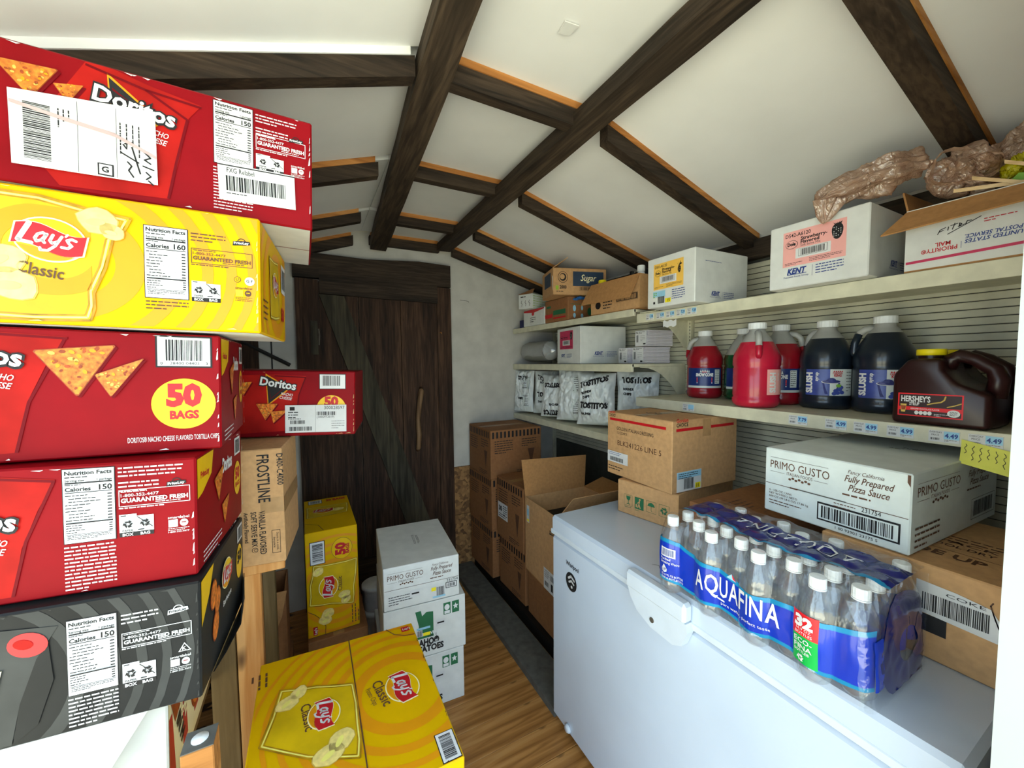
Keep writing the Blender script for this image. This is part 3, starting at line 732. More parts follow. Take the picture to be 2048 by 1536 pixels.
potato(p, .27, .176, .028, 5, 3, -15); potato(p, .288, .160, .018, 5, 4, -30); potato(p, .155, .10, .03, 5, 6, 10); potato(p, .165, .062, .034, 5, 7, -20); p.build('bag_picture', c.root)
p = c.face('F'); nutrition(p, .329, .055, .060, .124, '160'); p.lines(.394,.176,.052,3,.006,.003,INKBR,2,2); frito(p, .457, .161, .028); guaranteed(p, .394, .122, .094, .027, INKBR)
recycle(p, .394,.053,.043,.037,INK,WHITE); p.lines(.329,.049,.06,3,.006,.003,INKBR,2,3); smartlabel(p, .460,.062,.027,INKBR,GOLD)
p.ell(.4635,.099,.0055,.0055,INKBR,2,18).ell(.4635,.099,.0045,.0045,YEL,3,18).text('U',.4635,.0965,.005,INKBR,4,al='C'); p.ell(.483,.097,.008,.008,WHITE,2,20).text('G F',.483,.0945,.005,INK,4,al='C'); p.build('nutrition_print', c.root)
p = c.face('R'); yellow_rings(p, .2, .1, (.004,.004,.326,.214), .85); yellow_bag(p, [(.09,.17),(.2,.18),(.22,.05),(.1,.04)]); sun_logo(p, .155, .12, .032); p.text('50', .27, .05, .03, INKR, 5, al='C', bold=.05); p.rect(.25,.12,.31,.19,WHITE,4).bars(.256,.13,.048,.05,INK,5,3,30); p.lines(.02,.07,.05,4,.012,.005,INKBR,4,5); p.build('side_print', c.root)
under(c, WCARD, YELO); c.scuff('F', 5, YELL)
# --- red carton with 50 bags badge
def side_red(c):
    p = c.face('R'); h = c.h
    p.poly([(.004,h-.005),(.10,h-.005),(.085,h-.05),(.03,h-.075),(.004,h-.08)], GOLD, 2).text('FritoLay', .02, h-.045, .012, INKR, 3, w=.05, bold=.03)
    tri_chip(p, (.10,h-.07), (.17,h-.05), (.13,h-.125), 2, 3); tri_chip(p, (.15,h-.14), (.21,h-.13), (.17,h-.19), 2, 4)
    p.text('Doritos', .16, h-.07, .03, WHITE, 3, w=.075, bold=.04); p.rect(.262,h-.055,.312,h-.012,WHITE,2).bars(.268,h-.05,.038,.033,INK,3,8,26)
    p.ell(.285,h-.115,.03,.042,GOLD,2).text('50',.285,h-.115,.026,INKR,3,al='C',bold=.06).text('BAGS',.285,h-.135,.011,INKR,3,al='C',bold=.04)
    p.lines(.03,.03,.12,3,.009,.004,WHITE,2,3); p.build('side_print', c.root)
c = Carton('chip_carton', 'red chip carton with yellow 50 bags badge facing out in the tall stack', 'carton', (.5,.33,.225), (-.413,1.114,1.420), 1, TY, RED, STACK)
p = c.face('F'); red_bag(p, [(.03,.218),(.16,.219),(.288,.212),(.262,.165),(.238,.1),(.224,.016),(.03,.01)], [[(.16,.215),(.288,.209)], [(.284,.207),(.24,.1),(.224,.016)]]); tri_logo(p, .12, .178, .115, -9, .36); p.build('bag_picture', c.root)
p = c.face('F'); tri_chip(p, (.245,.188), (.350,.201), (.298,.107), 3, 5); tri_chip(p, (.320,.147), (.388,.178), (.341,.106), 7, 6); p.build('chip_picture', c.root)
p = c.face('F'); p.rect(.402,.161,.487,.2215,INK,2).rect(.405,.164,.484,.2185,WHITE,3).bars(.417,.174,.056,.040,INK,4,11,30).text('28400 04403',.445,.1665,.0055,INK,4,al='C',bold=0,w=.044).text('0',.409,.1665,.005,INK,4).text('3',.477,.1665,.005,INK,4); p.build('barcode', c.root)
p = c.face('F'); p.ell(.443,.0915,.0485,.0485,GOLD,2,40).text('50',.443,.089,.038,INKR,3,al='C',bold=.06,w=.054).text('BAGS',.443,.063,.0145,INKR,3,al='C',bold=.05,w=.044).text('DORITOS® NACHO CHEESE FLAVORED TORTILLA CHIPS',.496,.021,.0095,WHITE,3,al='R',bold=.0,w=.135); p.build('count_badge', c.root)
side_red(c); c.scuff('F', 8); c.scuff('R', 9)
# --- red carton with nutrition print
c = Carton('chip_carton', 'red chip carton with nutrition panel facing out below the 50 bags carton', 'carton', (.5,.33,.222), (-.433,1.083,1.194), -4.6, TY, RED, STACK)
p = c.face('F'); red_bag(p, [(.06,.216),(.2,.2175),(.312,.2),(.29,.15),(.27,.09),(.258,.012),(.06,.01)], [[(.2,.213),(.312,.197)], [(.31,.196),(.275,.1),(.258,.012)]]); tri_logo(p, .148, .142, .118, -10); p.build('bag_picture', c.root)
p = c.face('F'); nutrition(p, .321, .089, .065, .126, '150'); p.lines(.391,.213,.09,3,.007,.0035,WHITE,2,1); p.lines(.391,.187,.055,3,.007,.0035,WHITE,2,2); frito(p, .457,.172,.029); guaranteed(p, .391,.143,.1,.030,WHITE)
recycle(p, .391,.089,.047,.040,INK,WHITE); smartlabel(p, .458,.09,.031,WHITE,WHITE); p.lines(.320,.083,.066,12,.0066,.0034,WHITE,2,3); p.build('nutrition_print', c.root)
side_red(c); c.scuff('F', 12); c.scuff('R', 13)
# --- black barbecue chip carton, crushed at its far corner
c = Carton('chip_carton', 'black and charcoal chip carton with crushed corner low in the tall stack', 'carton', (.5,.33,.222), (-.434,1.060,.968), -4.1, TY, BLK, STACK)
p = c.face('F')
for a_, b_ in ((.10,.135),(.165,.185),(.21,.228),(.25,.264),(.285,.298),(.32,.331)): p.ring(.16,.10,a_,b_,BLK2,1,(.004,.004,.496,.218),44,.9)
p.build('ring_print', c.root)
p = c.face('F'); p.poly([(.02,.2),(.17,.205),(.312,.188),(.286,.14),(.265,.07),(.254,.006),(.02,.006)], BLK2, 3); p.poly([(.286,.14),(.30,.165),(.305,.10),(.285,.03),(.256,.006),(.265,.07)], BLK, 4); p.ell(.277,.166,.024,.02,LRED,5,20,-20); p.ell(.272,.168,.012,.008,REDB,6,14,-20); sun_logo(p, .19, .12, .05, -8); p.build('bag_picture', c.root)
p = c.face('F'); nutrition(p, .322, .064, .062, .128, '150'); p.lines(.390,.186,.05,3,.007,.0035,WHITE,2,2); frito(p, .453,.170,.03,WHITE,INK); guaranteed(p, .390,.127,.097,.026,WHITE)
p.poly([(.476,.114),(.467,.098),(.486,.098)],WHITE,2).poly([(.476,.1115),(.4695,.0995),(.4835,.0995)],BLK,3).text('K',.476,.1008,.006,WHITE,4,al='C',bold=.03)
recycle(p, .390,.055,.045,.043,INK,WHITE); smartlabel(p, .455,.066,.030,WHITE,WHITE); p.lines(.321,.058,.063,8,.0066,.0034,WHITE,2,3); p.build('nutrition_print', c.root)
p = c.face('R'); h = c.h; p.poly([(.004,h-.004),(.08,h-.004),(.05,h-.05),(.004,h-.09)], GOLD, 2)
for u_, v_, r_ in ((.075,.155,.03),(.10,.13,.028),(.085,.085,.03)): p.ell(u_,v_,r_*.7,r_,CHIPE,3,18,-15).ell(u_,v_,r_*.62,r_*.9,CHIP,4,18,-15)
p.build('chip_picture', c.root); p = c.face('R'); sun_logo(p, .165,.155,.036); p.build('brand_print', c.root); p = c.face('R'); p.ell(.285,.125,.028,.042,GOLD,2).text('50',.285,.125,.026,INK,3,al='C',bold=.06); p.build('side_badges', c.root); p = c.face('R'); p.rect(.27,.175,.315,.215,WHITE,2).bars(.275,.18,.036,.03,INK,3,8,24); p.build('barcode', c.root); p = c.face('R'); p.text('Barbecue',.14,.09,.012,WHITE,3); p.build('side_print', c.root)
b = MB(); pts = [(.2505,.165,.0),(.2505,.165,.07),(.262,.10,.045),(.270,.03,.012),(.262,-.06,.01),(.2505,-.10,.0)]
b.slab(pts, (.002,0,0), BLK); b.build('torn_flap', c.root)
c.scuff('F', 21, BLK2)
# --- white carton with bacon print
c = Carton('bacon_carton', 'white carton with red stripes and bacon print beneath the black chip carton', 'carton', (.42,.37,.262), (-.488,1.155,.694), 0, TY, WCARD)
p = c.face('R'); h = c.h; p.rect(.004,.004,.366,h-.006, CREAM, 1); p.T(0, h*.16, 0, .84)
for k in range(4): p.poly([(.006+k*.11,.004),(.05+k*.11,.004),(.03+k*.11,h-.1),(.006+k*.11,h-.1)], LRED, 2)
p.poly([(.03,h-.02),(.12,h-.02),(.15,h-.06),(.12,h-.12),(.05,h-.14),(.02,h-.07)], CHIPE, 3); p.text('BACON', .055, h-.06, .03, CREAM, 4, rot=-60, bold=.04); p.text('IN H', .06, h-.15, .032, INK, 4, rot=-65, bold=.05)
p.ell(.25,h-.17,.06,.08,CHIPE,3,20).ell(.25,h-.17,.05,.07,CHIP,4,20); p.poly([(.3,h-.01),(.36,h-.01),(.40,h-.05),(.36,h-.10),(.3,h-.08)], INK, 3).poly([(.305,h-.015),(.355,h-.015),(.39,h-.05),(.355,h-.095),(.305,h-.078)], CREAM, 4); p.lines(.312,h-.03,.06,5,.012,.006,INK,5,3); p.build('side_print', c.root)
b = MB(); b.slab([(.205,-.2205,.266),(-.2,-.2205,.266),(-.2,-.245,.02),(.12,-.25,.10),(.14,-.243,.16)], (0,-.002,0), WCARD); b.build('loose_flap', c.root)

# --- wooden rack that carries the cartons
rk = empty('storage_rack', (-.45, 1.3, 0), label='rough wooden storage rack with pine posts under the carton stacks', cat='rack')
def rpart(name, a, c_, m):
    b = MB(); b.box((a[0]+.45, a[1]-1.3, a[2]), (c_[0]+.45, c_[1]-1.3, c_[2]), m, .002); return b.build(name, rk)
rpart('lower_shelf', (-.74,.86,.650), (-.285,1.36,.677), STUD)
rpart('upper_shelf', (-.74,1.345,.955), (-.085,1.80,.985), PINE)
rpart('rack_post', (-.285,1.37,0), (-.222,1.41,.954), STUD); rpart('rack_post', (-.216,1.352,0), (-.150,1.392,.954), PINE)
rpart('rack_post', (-.185,1.72,0), (-.145,1.78,.954), STUD); rpart('rack_post', (-.74,1.70,0), (-.70,1.78,.954), STUD)
rpart('rack_post', (-.74,.88,0), (-.70,.95,.649), STUD); rpart('rack_post', (-.33,.90,0), (-.29,.95,.649), STUD); rpart('cross_rail', (-.70,1.72,.5), (-.185,1.76,.58), STUD)
b = MB(); b.box((-.023,-.023,0), (.023,.023,.926), ORANGE, .002); ps = empty('wooden_post', (-.190,.822,0), label='short square wooden post with white round cap on its top end', cat='post')
b.build('post_body', ps); b = MB(); b.box((-.0225,-.0225,.926),(.0225,.0225,.9275), GREYB); b.build('end_grain', ps); b = MB(); b.lathe([(.0125,0),(.0125,.002),(.0,.0025)], CAPW, (.0,.0,.9275), 20); b.build('round_cap', ps, True)

# --- second stack behind
c = Carton('mix_carton', 'brown soft serve mix carton standing on the wooden rack', 'carton', (.4,.262,.346), (-.264,1.477,.986), -6.4, 0, KRAFT)
p = c.face('F'); p.text('FROSTLINE', .336, .330, .030, INK, 2, rot=-90, bold=.012, w=.142); p.text('D400-C4000', .386, .330, .016, INK, 2, rot=-90, w=.094); p.text('VANILLA FLAVORED', .335, .163, .016, INK, 2, rot=-90, w=.13); p.text('SOFT SERVE MIX', .315, .163, .014, INK, 2, rot=-90, w=.105); p.text('Artificially Flavored', .298, .163, .010, INK, 2, rot=-90, w=.09)
p.build('lettering', c.root); p = c.face('F'); p.ell(.322,.048,.008,.008,INK,2,18).ell(.322,.048,.0065,.0065,KRAFT,3,18).text('U',.319,.052,.008,INK,4,rot=-90)
p.build('round_mark', c.root); p = c.face('F')
for a_ in ((.366,.031,.388,.0322),(.366,.1,.388,.1012),(.366,.031,.3672,.101),(.3868,.031,.388,.101)): p.rect(*a_, INK, 2)
p.text('Store in a cool,', .378, .093, .006, INK, 2, rot=-90, bold=0); p.text('dry place.', .3695, .08, .006, INK, 2, rot=-90, bold=0)
p.build('storage_note', c.root); c.seam('R', 'u', TAPE)
p = c.face('F'); p.rect(.34,.155,.399,.2,TAPE,1); p.build('packing_tape', c.root)
c = Carton('chip_carton', 'red chip carton with white inventory sticker on top of the brown mix carton', 'carton', (.5,.33,.222), (-.075,1.674,1.3375), -11.1, 1.6, RED)
p = c.face('F'); red_bag(p, [(.13,.205),(.25,.21),(.345,.205),(.333,.18),(.32,.12),(.31,.02),(.14,.012),(.15,.1)], [[(.25,.205),(.345,.2)], [(.343,.2),(.322,.14),(.31,.03)]]); tri_logo(p, .206, .176, .108, -10, .36); tri_chip(p, (.195,.112),(.26,.112),(.222,.056),9,1); tri_chip(p, (.237,.085),(.29,.09),(.245,.045),9,2); tri_chip(p, (.12,.18),(.185,.185),(.16,.14),4,3); p.build('bag_picture', c.root)
p = c.face('F'); p.rect(.385,.160,.470,.213,INK,2).rect(.387,.162,.468,.211,WHITE,3).bars(.397,.172,.056,.035,INK,4,11,30); p.build('barcode', c.root)
p = c.face('F'); p.ell(.423,.092,.047,.047,GOLD,2,36).text('50',.423,.102,.030,INKR,3,al='C',bold=.06); p.build('count_badge', c.root)
p = c.face('F'); p.rect(.281,.012,.472,.106,PAPER,13).text('300028597',.466,.091,.011,INK,14,al='R',bold=0,w=.065).rect(.374,.013,.3745,.105,INK,14).text('(1005972019)',.378,.061,.007,INK,14,bold=0,w=.055).bars(.378,.07,.06,.013,INK,14,3,26).lines(.29,.083,.03,3,.009,.004,INK,14,2).lines(.29,.06,.075,1,1,.003,INK,14,4).bars(.296,.042,.045,.012,INK,14,5,26).bars(.293,.018,.07,.014,INK,14,6,36).lines(.424,.05,.042,4,.008,.002,INK,14,7).rect(.295,.088,.31,.1,INK,14); p.build('inventory_sticker', c.root, 'white inventory sticker')
under(c); c.scuff('F', 31, KEDGE); c.seam('T', 'u', TAPE)
c = Carton('torn_carton', 'torn brown carton tucked behind the pine rack posts', 'carton', (.15,.2,.36), (-.195,1.97,.252), 0, 0, KRAFT2, open_top=True)
c.flap([(.08,-.1,.36),(-.08,-.1,.36),(-.06,-.15,.25),(.02,-.155,.18),(.06,-.14,.27)], KRAFTIN)
Carton('plain_carton', 'plain brown carton on the floor supporting the torn carton', 'carton', (.17,.24,.25), (-.195,1.97,0), 0, 0, KRAFT2).seam('T', 'v', TAPE)

# ================================================================== cartons on the floor between the stacks
c = Carton('chip_carton', 'tall yellow chip carton standing on its end beside the white sauce carton', 'carton', (.225,.48,.50), (.066,2.21,.302), .7, 0, YEL)
p = c.face('F'); rings(p, .13, .20, [(.085,.115),(.14,.16),(.185,.2),(.222,.236),(.26,.272)], (.004,.004,.221,.496), 1); p.build('ring_print', c.root)
p = c.face('F'); yellow_bag(p, [(.03,.345),(.12,.336),(.222,.34),(.205,.2),(.2,.115),(.1,.14),(.008,.155),(.012,.25)]); sun_logo(p, .092, .228, .048, 90); p.text('Classic', .150, .195, .018, INKBR, 5, rot=90, w=.07); potato(p,.16,.17,.028,4,1); potato(p,.165,.145,.024,4,2,30); potato(p,.05,.31,.025,4,6,30); potato(p,.085,.10,.03,4,3,20); potato(p,.075,.07,.03,4,4,-10); p.build('bag_picture', c.root)
p = c.face('F'); p.rect(.018,.345,.082,.455,INK,2).rect(.021,.348,.079,.452,WHITE,3); p.T(.073,.358,90); p.bars(0,0,.085,.044,INK,4,3,30); p.T(); p.build('barcode', c.root)
p = c.face('F'); p.ell(.155,.4,.046,.052,INKBR,2,32).ell(.155,.4,.0445,.0505,GOLD,3,32).text('50',.168,.368,.04,INKR,4,rot=90,bold=.06).text('BAGS',.186,.370,.014,INKR,4,rot=90,bold=.05); p.build('count_badge', c.root)
p = c.face('F'); p.T(.19,.02,90); p.lines(0,0,.09,3,.014,.006,INKBR,2,3); p.T(); p.build('small_print', c.root); p = c.face('F'); p.stroke([(.003,.13),(.03,.11),(.06,.075),(.075,.04),(.072,.003)], .0025, INKBR, 3, False); p.build('corner_curve', c.root); p = c.face('F'); p.rect(.022,.01,.04,.05,LRED,3).text("Lay's",.037,.014,.011,WHITE,4,rot=90,bold=.03); p.build('corner_badge', c.root)
p = c.face('T'); p.rect(.02,.40,.09,.46,INK,2).rect(.023,.403,.087,.457,WHITE,3).bars(.03,.41,.05,.04,INK,4,3,26); yellow_bag(p, [(.01,.35),(.215,.34),(.2,.2),(.01,.19)]); sun_logo(p,.09,.27,.045); potato(p,.16,.26,.03,4,2); p.text('50 BAGS',.11,.42,.03,INKR,3,bold=.05,w=.10); p.stroke([(.003,.12),(.06,.08),(.08,.003)],.0025,INKBR,3,False); p.build('top_print', c.root)
Carton('plain_carton', 'plain brown carton on the floor supporting the tall yellow carton', 'carton', (.26,.55,.30), (.085,2.215,0), 0, 0, KRAFT2).seam('T', 'v', TAPE)
for k, z in enumerate((.0, .15)):
    b = MB(); r_ = .07; b.lathe([(0,0),(r_*.9,0),(r_,.01),(r_,.12),(r_*1.05,.122),(r_*1.05,.14),(r_*.95,.146),(0,.146)], TUB, (0,0,0), 24)
    tb = b.build('plastic_tub', None, True); tb.location = (.302, 2.33, z); tag(tb, ['white plastic tub on the floor behind the potato cartons', 'white plastic tub stacked on another tub behind the sauce carton'][k], 'tub')
c = Carton('sauce_carton', 'white pizza sauce carton with grey top on two potato cartons', 'carton', (.334,.45,.191), (.437,1.89,.506), -4.8, 0, WCARD)
def sauce_print(c, f, a, small=False):
    p = c.face(f); w = a
    p.text('PRIMO GUSTO', w*.05, c.h*.70, c.h*.115, INKBR, 2, bold=0, w=w*.46); p.rect(w*.05,c.h*.86,w*.5,c.h*.864,INKBR,2); p.rect(w*.05,c.h*.64,w*.17,c.h*.644,INKBR,2); p.rect(w*.4,c.h*.64,w*.5,c.h*.644,INKBR,2)
    p.text('ITALIAN FOODS', w*.29, c.h*.63, c.h*.045, INKBR, 2, bold=0, al='C', w=w*.2)
    for k in range(7): p.ell(w*(.215+.025*k), c.h*(.575+.02*(k % 2)), w*.012, c.h*.018, INKBR, 2, 8)
    p.text('Fancy California', w*.74, c.h*.85, c.h*.05, INKBR, 2, shear=.3, bold=0, al='C', w=w*.22); p.text('Fully Prepared', w*.76, c.h*.74, c.h*.085, INKBR, 2, shear=.35, al='C', w=w*.30); p.text('Pizza Sauce', w*.76, c.h*.62, c.h*.085, INKBR, 2, shear=.35, al='C', w=w*.25); p.lines(w*.6,c.h*.57,w*.34,1,1,c.h*.03,INKBR,2,3)
    return p
p = sauce_print(c, 'F', c.w); p.rect(.004,c.h*.47,c.w-.004,c.h*.478,INKBR,2)
p.rect(.205,.012,.268,.066,PAPER,3).bars(.228,.02,.035,.04,INK,4,2,24).rect(.205,.045,.226,.062,YELST,4).rect(.21,.012,.268,.02,BLUEST,4).rect(.27,.045,.322,.072,INK,3).rect(.273,.048,.319,.069,WHITE,4).bars(.278,.051,.036,.015,INK,5,5,20).text('231754',.275,.075,.012,INK,3,bold=0); p.lines(.02,.06,.1,4,.011,.004,INK,3,3); p.rect(.11,.04,.155,.072,PAPER,4).rect(.118,.053,.15,.06,INK,5); p.build('carton_print', c.root)
p = c.face('T'); p.lines(.16,.29,.012,12,.009,.004,INK,2,7).lines(.178,.28,.012,11,.009,.004,INK,2,9); p.build('top_print', c.root)
for k, (xx, zz, yy, lab) in enumerate(((.45, .253, 1.895, 'white potato carton with green state map under the sauce carton'), (.437, .0, 1.897, 'white potato carton on the floor at the bottom of its stack'))):
    c = Carton('potato_carton', lab, 'carton', (.365,.46,.249), (xx,yy,zz), -5 if k == 0 else -4, 0, WCARD, 'white potato cartons')
    p = c.face('F'); w = c.w; h = c.h
    p.poly([(.135,h-.03),(.16,h-.03),(.165,h-.055),(.185,h-.04),(.215,h-.045),(.215,h-.16),(.14,h-.16),(.15,h-.10)], INKG, 2)
    p.text('GROWN IN', .15, h-.148, .013, WHITE, 3, bold=.03); p.text('IDAHO®', .12, .055, .028, INK, 3, bold=.05, w=.12); p.text('POTATOES', .10, .025, .026, INK, 3, bold=.05, w=.16); p.text('No. 1', .19, .09, .012, INK, 3); p.rect(.14,.10,.165,.13,PAPER,4).bars(.142,.102,.022,.026,INK,5,3,16).rect(.168,.10,.20,.115,YELST,4).rect(.14,.132,.2,.142,BLUEST,4)
    for u_ in (.262, .302): p.rect(u_,h-.075,u_+.033,h-.02,INKG,2)
    p.ell(.2785,h-.042,.012,.014,WHITE,3,16); p.rect(.266,h-.072,.291,h-.058,WHITE,3)
    p.poly([(.3185+.014*(1 if i % 2 == 0 else .45)*math.sin(i*math.pi/5), h-.045+.016*(1 if i % 2 == 0 else .45)*math.cos(i*math.pi/5)) for i in range(10)], WHITE, 3)
    p.rect(.225,h-.12,.27,h-.09,PAPER,4).rect(.232,h-.108,.264,h-.101,INK,5); p.build('carton_print', c.root)
c = Carton('chip_carton', 'large yellow chip carton seen from above in the middle of the aisle', 'carton', (.435,.513,.32), (.053,1.036,.38), 0, 2.2, YEL)
p = c.face('T'); clipL, clipR = (.004,.004,.232,.509), (.238,.004,.431,.509)
for cl, cu, cv in ((clipR,.35,.25),(clipL,.35,.25)): rings(p, cu, cv, [(.105,.135),(.165,.185),(.21,.226),(.25,.264),(.285,.297),(.318,.328),(.35,.359)], cl, 1)
p.build('ring_print', c.root)
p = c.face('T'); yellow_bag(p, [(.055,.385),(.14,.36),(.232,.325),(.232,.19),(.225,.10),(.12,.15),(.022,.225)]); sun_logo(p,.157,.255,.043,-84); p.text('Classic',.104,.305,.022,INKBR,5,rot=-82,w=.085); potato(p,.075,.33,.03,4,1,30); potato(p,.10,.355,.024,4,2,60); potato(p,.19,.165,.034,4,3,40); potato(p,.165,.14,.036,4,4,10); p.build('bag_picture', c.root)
p = c.face('T'); sun_logo(p,.350,.254,.05,-78); p.text('Classic',.275,.300,.026,INKBR,5,rot=-78,w=.092); p.text('Potato Chips',.258,.285,.013,INKBR,5,rot=-78,bold=0,w=.062); p.build('brand_print', c.root)
p = c.face('T'); p.rect(.386,.004,.431,.079,INK,2).rect(.388,.006,.429,.077,WHITE,3); p.T(.422,.012,90); p.bars(0,0,.058,.028,INK,4,6,30); p.T(); p.build('barcode', c.root)
p = c.face('T'); p.rect(.2345,.003,.2375,.51,INKBR,3); p.stroke([(.35,.51),(.37,.475),(.40,.455),(.431,.45)],.003,INKBR,3,False); p.rect(.395,.475,.42,.498,LRED,3).text("Lay's",.399,.482,.009,WHITE,4,bold=.03); p.T(.02,.47,-86); p.lines(0,0,.06,3,.016,.007,INKBR,2,3); p.T(); p.build('flap_seam', c.root)
c.scuff('T', 44, INKBR, 22)
Carton('plain_carton', 'plain brown carton on the floor under the large yellow chip carton', 'carton', (.42,.5,.365), (.053,1.036,0), 0, 0, KRAFT2).seam('T', 'v', TAPE)

# ================================================================== cartons on the shelving base at the back right
def stripe_carton(lab, dims, loc, yaw, sticker=None, group='striped brown cartons by the back wall'):
    c = Carton('striped_carton', lab, 'carton', dims, loc, yaw, 0, KRAFT2, group); w, d, h = dims
    for f in 'FL':
        a = c.fw(f)[0]; p = c.face(f); n = int(a/.03)
        for k in range(n): p.rect(.012+k*.03, h-.055, .027+k*.03, h-.012, INK, 2)
        p.lines(.03, h-.075, a*.35, 6, .016, .007, INK, 2, 3); p.lines(a*.6, h-.075, a*.3, 4, .016, .007, INK, 2, 5)
        p.poly([(a*.72,h*.55),(a*.86,h*.55),(a*.79,h*.18)], INKBR, 2); p.lines(a*.5, h*.12, a*.35, 3, .012, .006, INK, 2, 6); p.build('stripe_print', c.root)
    if sticker:
        u, v = sticker; p = c.face('L'); p.rect(u,v,u+.13,v+.105,PAPER,4).text('30',u+.012,v+.05,.03,INK,5,bold=.05).lines(u+.07,v+.09,.05,5,.014,.008,INK,5,3).lines(u+.01,v+.03,.11,2,.014,.008,INK,5,4); p.build('sticker', c.root)
    c.seam('T', 'u', TAPE); return c
stripe_carton('striped brown carton on the black base below the stickered carton', (.40,.33,.33), (1.315,2.145,.0915), 2, None)
stripe_carton('striped brown carton with white printed sticker above another striped carton', (.40,.34,.40), (1.30,2.145,.4235), 2, (.02,.13))
stripe_carton('striped brown carton at the back corner against the osb sheet', (.40,.36,.34), (1.27,2.535,.0915), 2, None)
stripe_carton('topmost striped brown carton of the back corner stack', (.40,.385,.33), (1.265,2.53,.7905), 0, None)
stripe_carton('middle striped brown carton of the back corner stack', (.41,.37,.355), (1.27,2.535,.4335), 2, None)
Carton('plain_carton', 'plain brown carton under the open snack carton beside the freezer', 'carton', (.41,.33,.27), (1.32,1.765,.0915), -1, 0, KRAFT2).seam('T', 'u', TAPE)
c = Carton('snack_carton', 'open brown vending snack carton with raised flaps next to the freezer', 'carton', (.42,.36,.43), (1.30,1.74,.3635), -2.5, 0, KRAFT, open_top=True)
c.flap([(-.21,.18,.43),(.21,.18,.43),(.235,.20,.625),(-.225,.20,.645)]); c.flap([(.21,-.18,.43),(-.21,-.18,.43),(-.165,-.25,.545),(.17,-.26,.55)], KRAFT); c.flap([(.21,.175,.43),(.21,-.175,.43),(.33,-.15,.48),(.33,.15,.48)])
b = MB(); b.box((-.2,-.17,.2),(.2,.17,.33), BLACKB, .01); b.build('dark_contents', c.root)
p = c.face('F'); p.text('VENDING', .075, .385, .02, INK, 2, bold=.01, w=.13); p.build('lettering', c.root)
p = c.face('L'); p.rect(.02,.29,.052,.39,PAPER,2).rect(.026,.33,.046,.37,BLUEST,3).rect(.024,.295,.048,.31,YELST,3); p.build('side_sticker', c.root)
p = c.face('L'); frito(p, .275,.315,.075,INK,KRAFT); p.build('emblem', c.root)
p = c.face('L'); p.rect(.215,-.0,.345,.115,PAPER,2).lines(.225,.105,.05,4,.011,.004,INK,3,3).bars(.285,.07,.045,.03,INK,3,2,22).bars(.225,.02,.04,.025,INK,3,4,18).rect(.29,.015,.31,.055,INK,3); p.build('shipping_label', c.root)

# ================================================================== chest freezer and what stands on it
fz = empty('chest_freezer', (1.255, .765, 0), label='white chest freezer along the aisle under the store shelves', cat='freezer')
def fpart(name, a, c_, m, bev=.004, par=None):
    b = MB(); b.box((a[0]-1.255, a[1]-.765, a[2]), (c_[0]-1.255, c_[1]-.765, c_[2]), m, bev); return b.build(name, par or fz)
FB = fpart('freezer_body', (.906,.175,.035), (1.60,1.357,.838), FRZ, .008); fpart('lid_gasket', (.913,.18,.8385), (1.595,1.352,.8515), FRZG, .001)
LID = fpart('freezer_lid', (.903,.172,.852), (1.603,1.360,.925), FRZ, .010)
fpart('lid_trim', (.9005,.172,.846), (.9065,1.360,.866), HANDLE, .002)
for x_ in (.95, 1.55):
    for y_ in (.22, 1.30):
        b = MB(); b.lathe([(0,0),(.02,0),(.024,.008),(.02,.034),(0,.034)], DARKMET, (x_-1.255,y_-.765,.0005), 14); b.build('foot', fz, True)
b = MB(); hp = [(.885,.868),(.67,.868),(.665,.845),(.682,.80),(.712,.784),(.79,.786),(.845,.808),(.872,.84)]
b.slab([(.903-1.255, y_-.765, z_) for y_, z_ in hp], (-.026,0,0), HANDLE); HD = b.build('lid_handle', fz)
b = MB(); b.box((.868-1.255,.668-.765,.868),(.903-1.255,.886-.765,.924), HANDLE, .008); b.build('handle_top', HD)
b = MB(); b.lathe([(0,0),(.008,0),(.008,.002),(0,.002)], METAL, (0,0,0), 14); kh = b.build('key_lock', HD); kh.rotation_euler = (0, R(-90), 0); kh.location = (.877-1.255, .785-.765, .812)
FP = lambda: Print(lambda u, v, l: Vector((.906-1.255-l, 1.357-u-.765, v)))
p = FP(); p.text('Whirlpool', .10, .755, .017, INK, 1, bold=.03, w=.085); p.build('brand_lettering', fz)
p = FP(); p.ell(.135,.695,.036,.038,INK,1,32); p.stroke([(.118,.705),(.135,.718),(.155,.708)],.009,WHITE,2); p.stroke([(.122,.69),(.137,.70),(.152,.692)],.008,WHITE,2); p.ell(.139,.676,.006,.006,WHITE,2,12); p.build('round_emblem', fz)
b = MB(); b.lathe([(0,0),(.016,0),(.018,.006),(.012,.014),(0,.014)], HANDLE, (0,0,0), 16); dk = b.build('drain_knob', fz, True); dk.rotation_euler = (0, R(-90), 0); dk.location = (.906-1.255, 1.24-.765, .06)
p = Print(lambda u, v, l: Vector((.903-1.255+u, 1.36-v-.765, .9252+l))); p.stroke([(.055,.50),(.07,.515),(.057,.53)],.0015,INK,1,False); p.build('lid_mark', fz)

